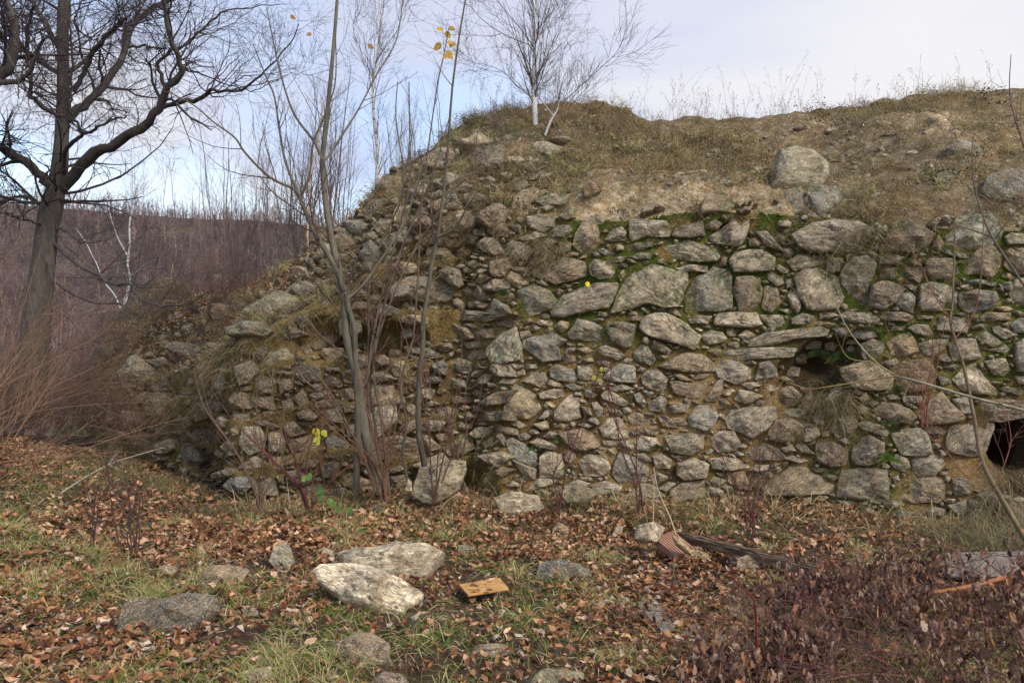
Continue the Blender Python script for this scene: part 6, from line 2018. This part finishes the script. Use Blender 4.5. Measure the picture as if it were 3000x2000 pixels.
for i, (x, y, s, lb, c) in enumerate([
    (2590, 1345, 0.17, 'brightest green fern tuft low on the right half of the wall', (0.16, 0.24, 0.05)), (2425, 1385, 0.12, 'small green fern between two big stones low on the wall', (0.11, 0.16, 0.05)),
    (2460, 1050, 0.20, 'dark green fern hanging in the niche', (0.05, 0.09, 0.02)), (2390, 1040, 0.16, 'dark fern on the left side of the niche', (0.05, 0.08, 0.02)),
    (1480, 870, 0.13, 'green fern under the overhanging ledge near the corner', (0.10, 0.15, 0.04)), (2640, 775, 0.10, 'little fern tuft in a joint of the upper right wall', (0.12, 0.15, 0.04)),
    (1640, 1290, 0.10, 'little fern tuft left of the middle of the wall', (0.08, 0.13, 0.03)), (1925, 1310, 0.12, 'fern tuft behind the crimson twigs', (0.09, 0.13, 0.03)),
    (1570, 1315, 0.09, 'dark fern tuft above the pale upright stone', (0.07, 0.11, 0.03)), (2620, 1140, 0.10, 'fern tuft beside the rusty boulder in the right wall', (0.07, 0.12, 0.03)),
    (1665, 1370, 0.09, 'low fern tuft beside the pale upright stone', (0.09, 0.14, 0.04)), (1795, 960, 0.08, 'tiny fern tuft beneath the biggest stone of the upper wall', (0.10, 0.14, 0.04)),
    (2130, 720, 0.08, 'tiny green tuft near the top of the wall, right of the long pointed stone', (0.10, 0.14, 0.04)), (2510, 1490, 0.10, 'green tuft in the lowest course of the wall', (0.10, 0.15, 0.04)),
    (2595, 1240, 0.11, 'dark green fern strip under the right middle stones', (0.07, 0.12, 0.03))]):
    fern(x, y, s, 200 + i, lb, c)
def joint_grass():
    r = np.random.default_rng(130); pts, ups = [], []
    spots = [(2440, 1170, 60, 110, 0.30), (2380, 1160, 90, 110, 0.16), (2920, 1480, 60, 120, 0.25), (2960, 1380, 40, 60, 0.22), (1600, 760, 60, 100, 0.12), (1580, 730, 90, 160, 0.12), (1900, 590, 90, 60, 0.1), (2200, 600, 200, 160, 0.12), (1900, 1560, 0, 0, 0.1),
             (2050, 610, 30, 60, 0.12), (2550, 640, 260, 260, 0.16), (1350, 640, 160, 200, 0.14), (1150, 850, 120, 160, 0.13), (1450, 1360, 120, 60, 0.12), (2250, 1400, 60, 40, 0.12), (520, 1200, 90, 140, 0.2), (1310, 700, 100, 140, 0.12), (2560, 700, 160, 200, 0.14), (700, 1030, 160, 260, 0.15), (900, 900, 130, 260, 0.14), (640, 1060, 40, 120, 0.2), (1060, 760, 90, 140, 0.12), (2330, 1250, 50, 60, .12)]
    out = []
    for (cx, cy, sp, n, L) in spots:
        pp = []
        for k in range(n):
            h = cast(cx + r.normal(0, sp * 0.6), cy + r.normal(0, sp * 0.35))
            if h is not None: pp.append(h[0] + h[1] * 0.04)
        if pp:
            pp = np.repeat(np.array(pp), 5, 0)
            out.append(blade_batch(pp, np.array([0, -0.5, 0.1]), (L * 0.5, L), (0.0009, 0.002), (0.8, 1.9), int(cx), SC + [(0.30, 0.24, 0.15)], 0.6))
    put('joint_grass', out, M_grass, kind='stuff')
joint_grass()
# mossy fuzz in the joints
def moss():
    r = np.random.default_rng(140); n = 90000
    i = r.integers(60, us.size - 42, n); j = r.integers(8, 104, n)
    p = GW[i, j]; nn = NW[i, j]
    k = r.random(n) < moss_mask(p) * np.clip((fbm(p * 4.5, 3, 77) + 0.25) * 2, 0, 1)
    p = p[k] + r.uniform(-0.008, 0.008, (k.sum(), 3)); nn = nn[k]
    put('moss', [blade_batch(p, nn + np.array([0, 0, 0.5]), (0.012, 0.035), (0.0025, 0.006), (0, 0.5), 141, [(0.05, 0.085, 0.008), (0.085, 0.12, 0.012), (0.035, 0.055, 0.008)], 0.6)], M_grass, kind='stuff')
moss()

# ------------------------------------------------------------------ single yellow and green leaves still on their twigs
def single_leaves(label, cat, pts, Y, size, cols, seed, twig=None):
    r = np.random.default_rng(seed)
    O = np.array([at(a, b, Y) for a, b in pts]); c = O.mean(0)
    t = empty('leafy_twig', c, label, cat)
    tb = Tubes()
    if twig:
        P = poly_smooth(np.array([at(a, b, Y) for a, b in twig]), 16); tb.add(P, np.linspace(0.003, 0.0015, 16), (0.12, 0.06, 0.045), 4)
        link('twig', tb.mesh('twig', M_twig, c), parent=t)
    for k in range(len(O)):
        # a pointed oval with a folded midrib
        m = 9; s = np.linspace(0, 1, m); w = 0.36 * np.sin(np.pi * s ** 0.8) ** 0.9
        D = norm(np.array([r.normal(0, 0.8), r.normal(0, 0.3), -r.uniform(0.3, 1)])); S = norm(np.cross(D, [0, -1, 0.2])); Nn = np.cross(D, S)
        mid = s[:, None] * D - 0.25 * (s ** 2)[:, None] * Nn
        V = np.concatenate([mid, mid + S * w[:, None] + Nn * 0.12 * w[:, None] * 2, mid - S * w[:, None] + Nn * 0.12 * w[:, None] * 2]) * size * r.uniform(0.8, 1.15)
        q = [(j, j + 1, m + j + 1, m + j) for j in range(m - 1)] + [(j + 1, j, 2 * m + j, 2 * m + j + 1) for j in range(m - 1)]
        cc_ = np.array(cols[k % len(cols)])
        me = mesh_np('leaf', V, q, None, M_leaf, {'tint': np.tile(cc_, (len(V), 1))}, True)
        link('leaf', me, parent=t, loc=tuple(O[k] - c))
YL = [(0.48, 0.42, 0.04), (0.38, 0.37, 0.05)]
single_leaves('twig with three yellow-green leaves in front of the wall at the left', 'leaves', [(918, 1255), (942, 1260), (925, 1280), (938, 1278)], 7.2, 0.075, YL, 1, [(960, 1480), (945, 1380), (932, 1290), (920, 1240)])
single_leaves('twig tip with a single bright yellow leaf in front of the pointed stone', 'leaves', [(1720, 824)], 7.3, 0.065, [(0.75, 0.55, 0.02)], 2, [(1660, 1080), (1690, 960), (1718, 840)])
single_leaves('twig with three small yellow leaves in the middle of the wall', 'leaves', [(1755, 1078), (1745, 1098), (1763, 1100)], 7.5, 0.06, YL, 3, [(1700, 1290), (1725, 1180), (1752, 1090)])
single_leaves('bramble spray with green leaves at the left foot of the wall', 'leaves', [(912, 1385), (905, 1395), (950, 1430), (935, 1440), (985, 1470), (1000, 1480), (1010, 1490), (960, 1460)], 7.1, 0.085, [(0.10, 0.17, 0.04), (0.16, 0.22, 0.05), (0.07, 0.13, 0.03)], 4, [(1040, 1500), (985, 1465), (930, 1410), (900, 1360)])
single_leaves('yellow leaves at the tip of the tall thin sapling against the sky', 'leaves', [(1295, 80), (1315, 78), (1305, 92), (1290, 125), (1318, 118), (1330, 122), (1308, 148), (1312, 158)], 7.8, 0.085, [(0.50, 0.33, 0.05), (0.42, 0.26, 0.06)], 5)
single_leaves('three dead brown leaves on the upper twigs left of the forked sapling', 'leaves', [(850, 45), (912, 96), (1078, 130)], 7.6, 0.06, [(0.35, 0.18, 0.07)], 6)

# ------------------------------------------------------------------ heap of dead bramble at the lower right
def bramble():
    r = np.random.default_rng(150)
    base = at(2500, 1900, 4.6); base[2] = 0
    t = empty('dead_bramble', base, 'heap of dead bramble with shrivelled maroon leaves at the lower right', 'bramble')
    N = 130; m = 10; s = np.linspace(0, 1, m); P = np.zeros((N, m, 3))
    for i in range(N):
        y = r.uniform(3.5, 5.5); x = r.uniform(0.20 + 0.12 * max(0, y - 4.3), 0.64) * y
        a = r.normal(math.pi, 0.8) if r.random() < 0.6 else r.uniform(0, 6.28)
        L = r.uniform(0.4, 1.3); h = r.uniform(0.03, 0.17) * np.clip((x / y - 0.22) * 4, 0.25, 1.2)
        P[i, :, 0] = x + math.cos(a) * L * (s - 0.3) + 0.03 * np.cumsum(r.normal(0, 0.5, m)); P[i, :, 1] = y + math.sin(a) * L * (s - 0.3)
        P[i, :, 2] = h * np.sin(math.pi * s) * 1.2 + 0.02 + 0.1 * r.random()
    Rr = np.outer(r.uniform(0.0018, 0.004, N), np.linspace(1, 0.5, m))
    tb = Tubes(); tb.add(P, Rr, np.array([[0.15, 0.065, 0.052]]) * r.uniform(0.6, 1.3, (N, 1)), 5)
    link('stems', tb.mesh('stems', M_twig, base), parent=t, kind='stuff')
    c1, r1 = spawn(P, Rr, 10, 0, 1, (0.1, 0.35), r, (25, 70), 0.02, 0.15, 5, 0.7, 0.4, rmin=0.0012)
    tb = Tubes(); tb.add(c1, r1, (0.12, 0.058, 0.048), 3)
    link('twigs', tb.mesh('twigs', M_twig, base), parent=t, kind='stuff')
    wgt = np.clip(fbm(c1[:, 0] * 2.2, 2, 44) + 0.25, 0.02, 1); k = r.choice(len(c1), 4300, p=wgt / wgt.sum()); jj = r.integers(1, 5, 4300)
    O = c1[k, jj] + r.normal(0, 0.02, (4300, 3)); O[:, 2] = np.abs(O[:, 2]) 
    Cb = [(0.15, 0.085, 0.065), (0.22, 0.14, 0.11), (0.32, 0.25, 0.20), (0.11, 0.06, 0.05), (0.30, 0.16, 0.09), (0.18, 0.10, 0.075), (0.26, 0.17, 0.13)]
    put('leaves', [leaf_batch(O, (0.018, 0.065), 151, Cb, (0.3, 1.4), 0.9, hang=True)], M_leaf, parent=t, kind='stuff', origin=tuple(base), loc=(0, 0, 0))
    bx = np.column_stack([r.uniform(0.25, 0.62, 700), r.uniform(3.5, 5.6, 700), np.zeros(700)]); bx[:, 0] *= bx[:, 1]; bx = np.repeat(bx, 12, 0); bx[:, :2] += r.normal(0, 0.04, (len(bx), 2)); bx[:, 2] = zg(bx[:, 0], bx[:, 1])
    put('bramble_grass', [blade_batch(bx, upv, (0.08, 0.28), (0.0010, 0.0022), (0.4, 1.6), 155, GC_S + GC_G[:1], 0.7)], M_grass, kind='stuff')
    return t
bramble()
def cane(label, pts, Y, w, col, seed):
    P = poly_smooth(np.array([at(a, b, Y) for a, b in pts]), 24)
    tb = Tubes(); tb.add(P, np.linspace(w, w * 0.35, 24) / 2 / F * Y, col, 6)
    t = empty('cane', P[0], label, 'cane')
    link('stem', tb.mesh('stem', M_twig, P[0]), parent=t)
    r = np.random.default_rng(seed)
    c1, r1 = spawn(P[None], np.linspace(w, w * 0.35, 24)[None] / 2 / F * Y, 4, 0.4, 1, (0.08, 0.25), r, (30, 60), 0.1, 0.1, 5, 0.5, 0.3)
    tb = Tubes(); tb.add(c1, r1, col, 4); link('side_shoot', tb.mesh('side_shoot', M_twig, P[0]), parent=t)
cane('dark red upright cane rising from the bottom edge before the plank', [(2235, 2040), (2225, 1950), (2217, 1878), (2209, 1760), (2167, 1714), (2125, 1664)], 3.9, 9, (0.15, 0.02, 0.025), 1)
cane('first magenta cane right of the dark red one', [(2280, 2030), (2310, 1820), (2350, 1720)], 3.9, 6, (0.19, 0.045, 0.07), 2)
cane('second magenta cane, thinner, close beside the first', [(2295, 2030), (2340, 1880), (2385, 1700)], 4.0, 5, (0.17, 0.04, 0.06), 3)
cane('long straw-coloured dead grass stem standing before the tile fragment', [(1990, 1600), (1965, 1520), (1930, 1440), (1915, 1370)], 6.3, 5, (0.55, 0.45, 0.27), 4)
cane('upright straw stem left of the tile fragment', [(1912, 1600), (1914, 1500), (1917, 1395)], 6.3, 4, (0.52, 0.40, 0.20), 5)
cane('bleached stick lying slanted on the grass at the left', [(165, 1455), (230, 1410), (300, 1370), (345, 1350), (480, 1310)], 8.0, 7, (0.42, 0.36, 0.28), 6)
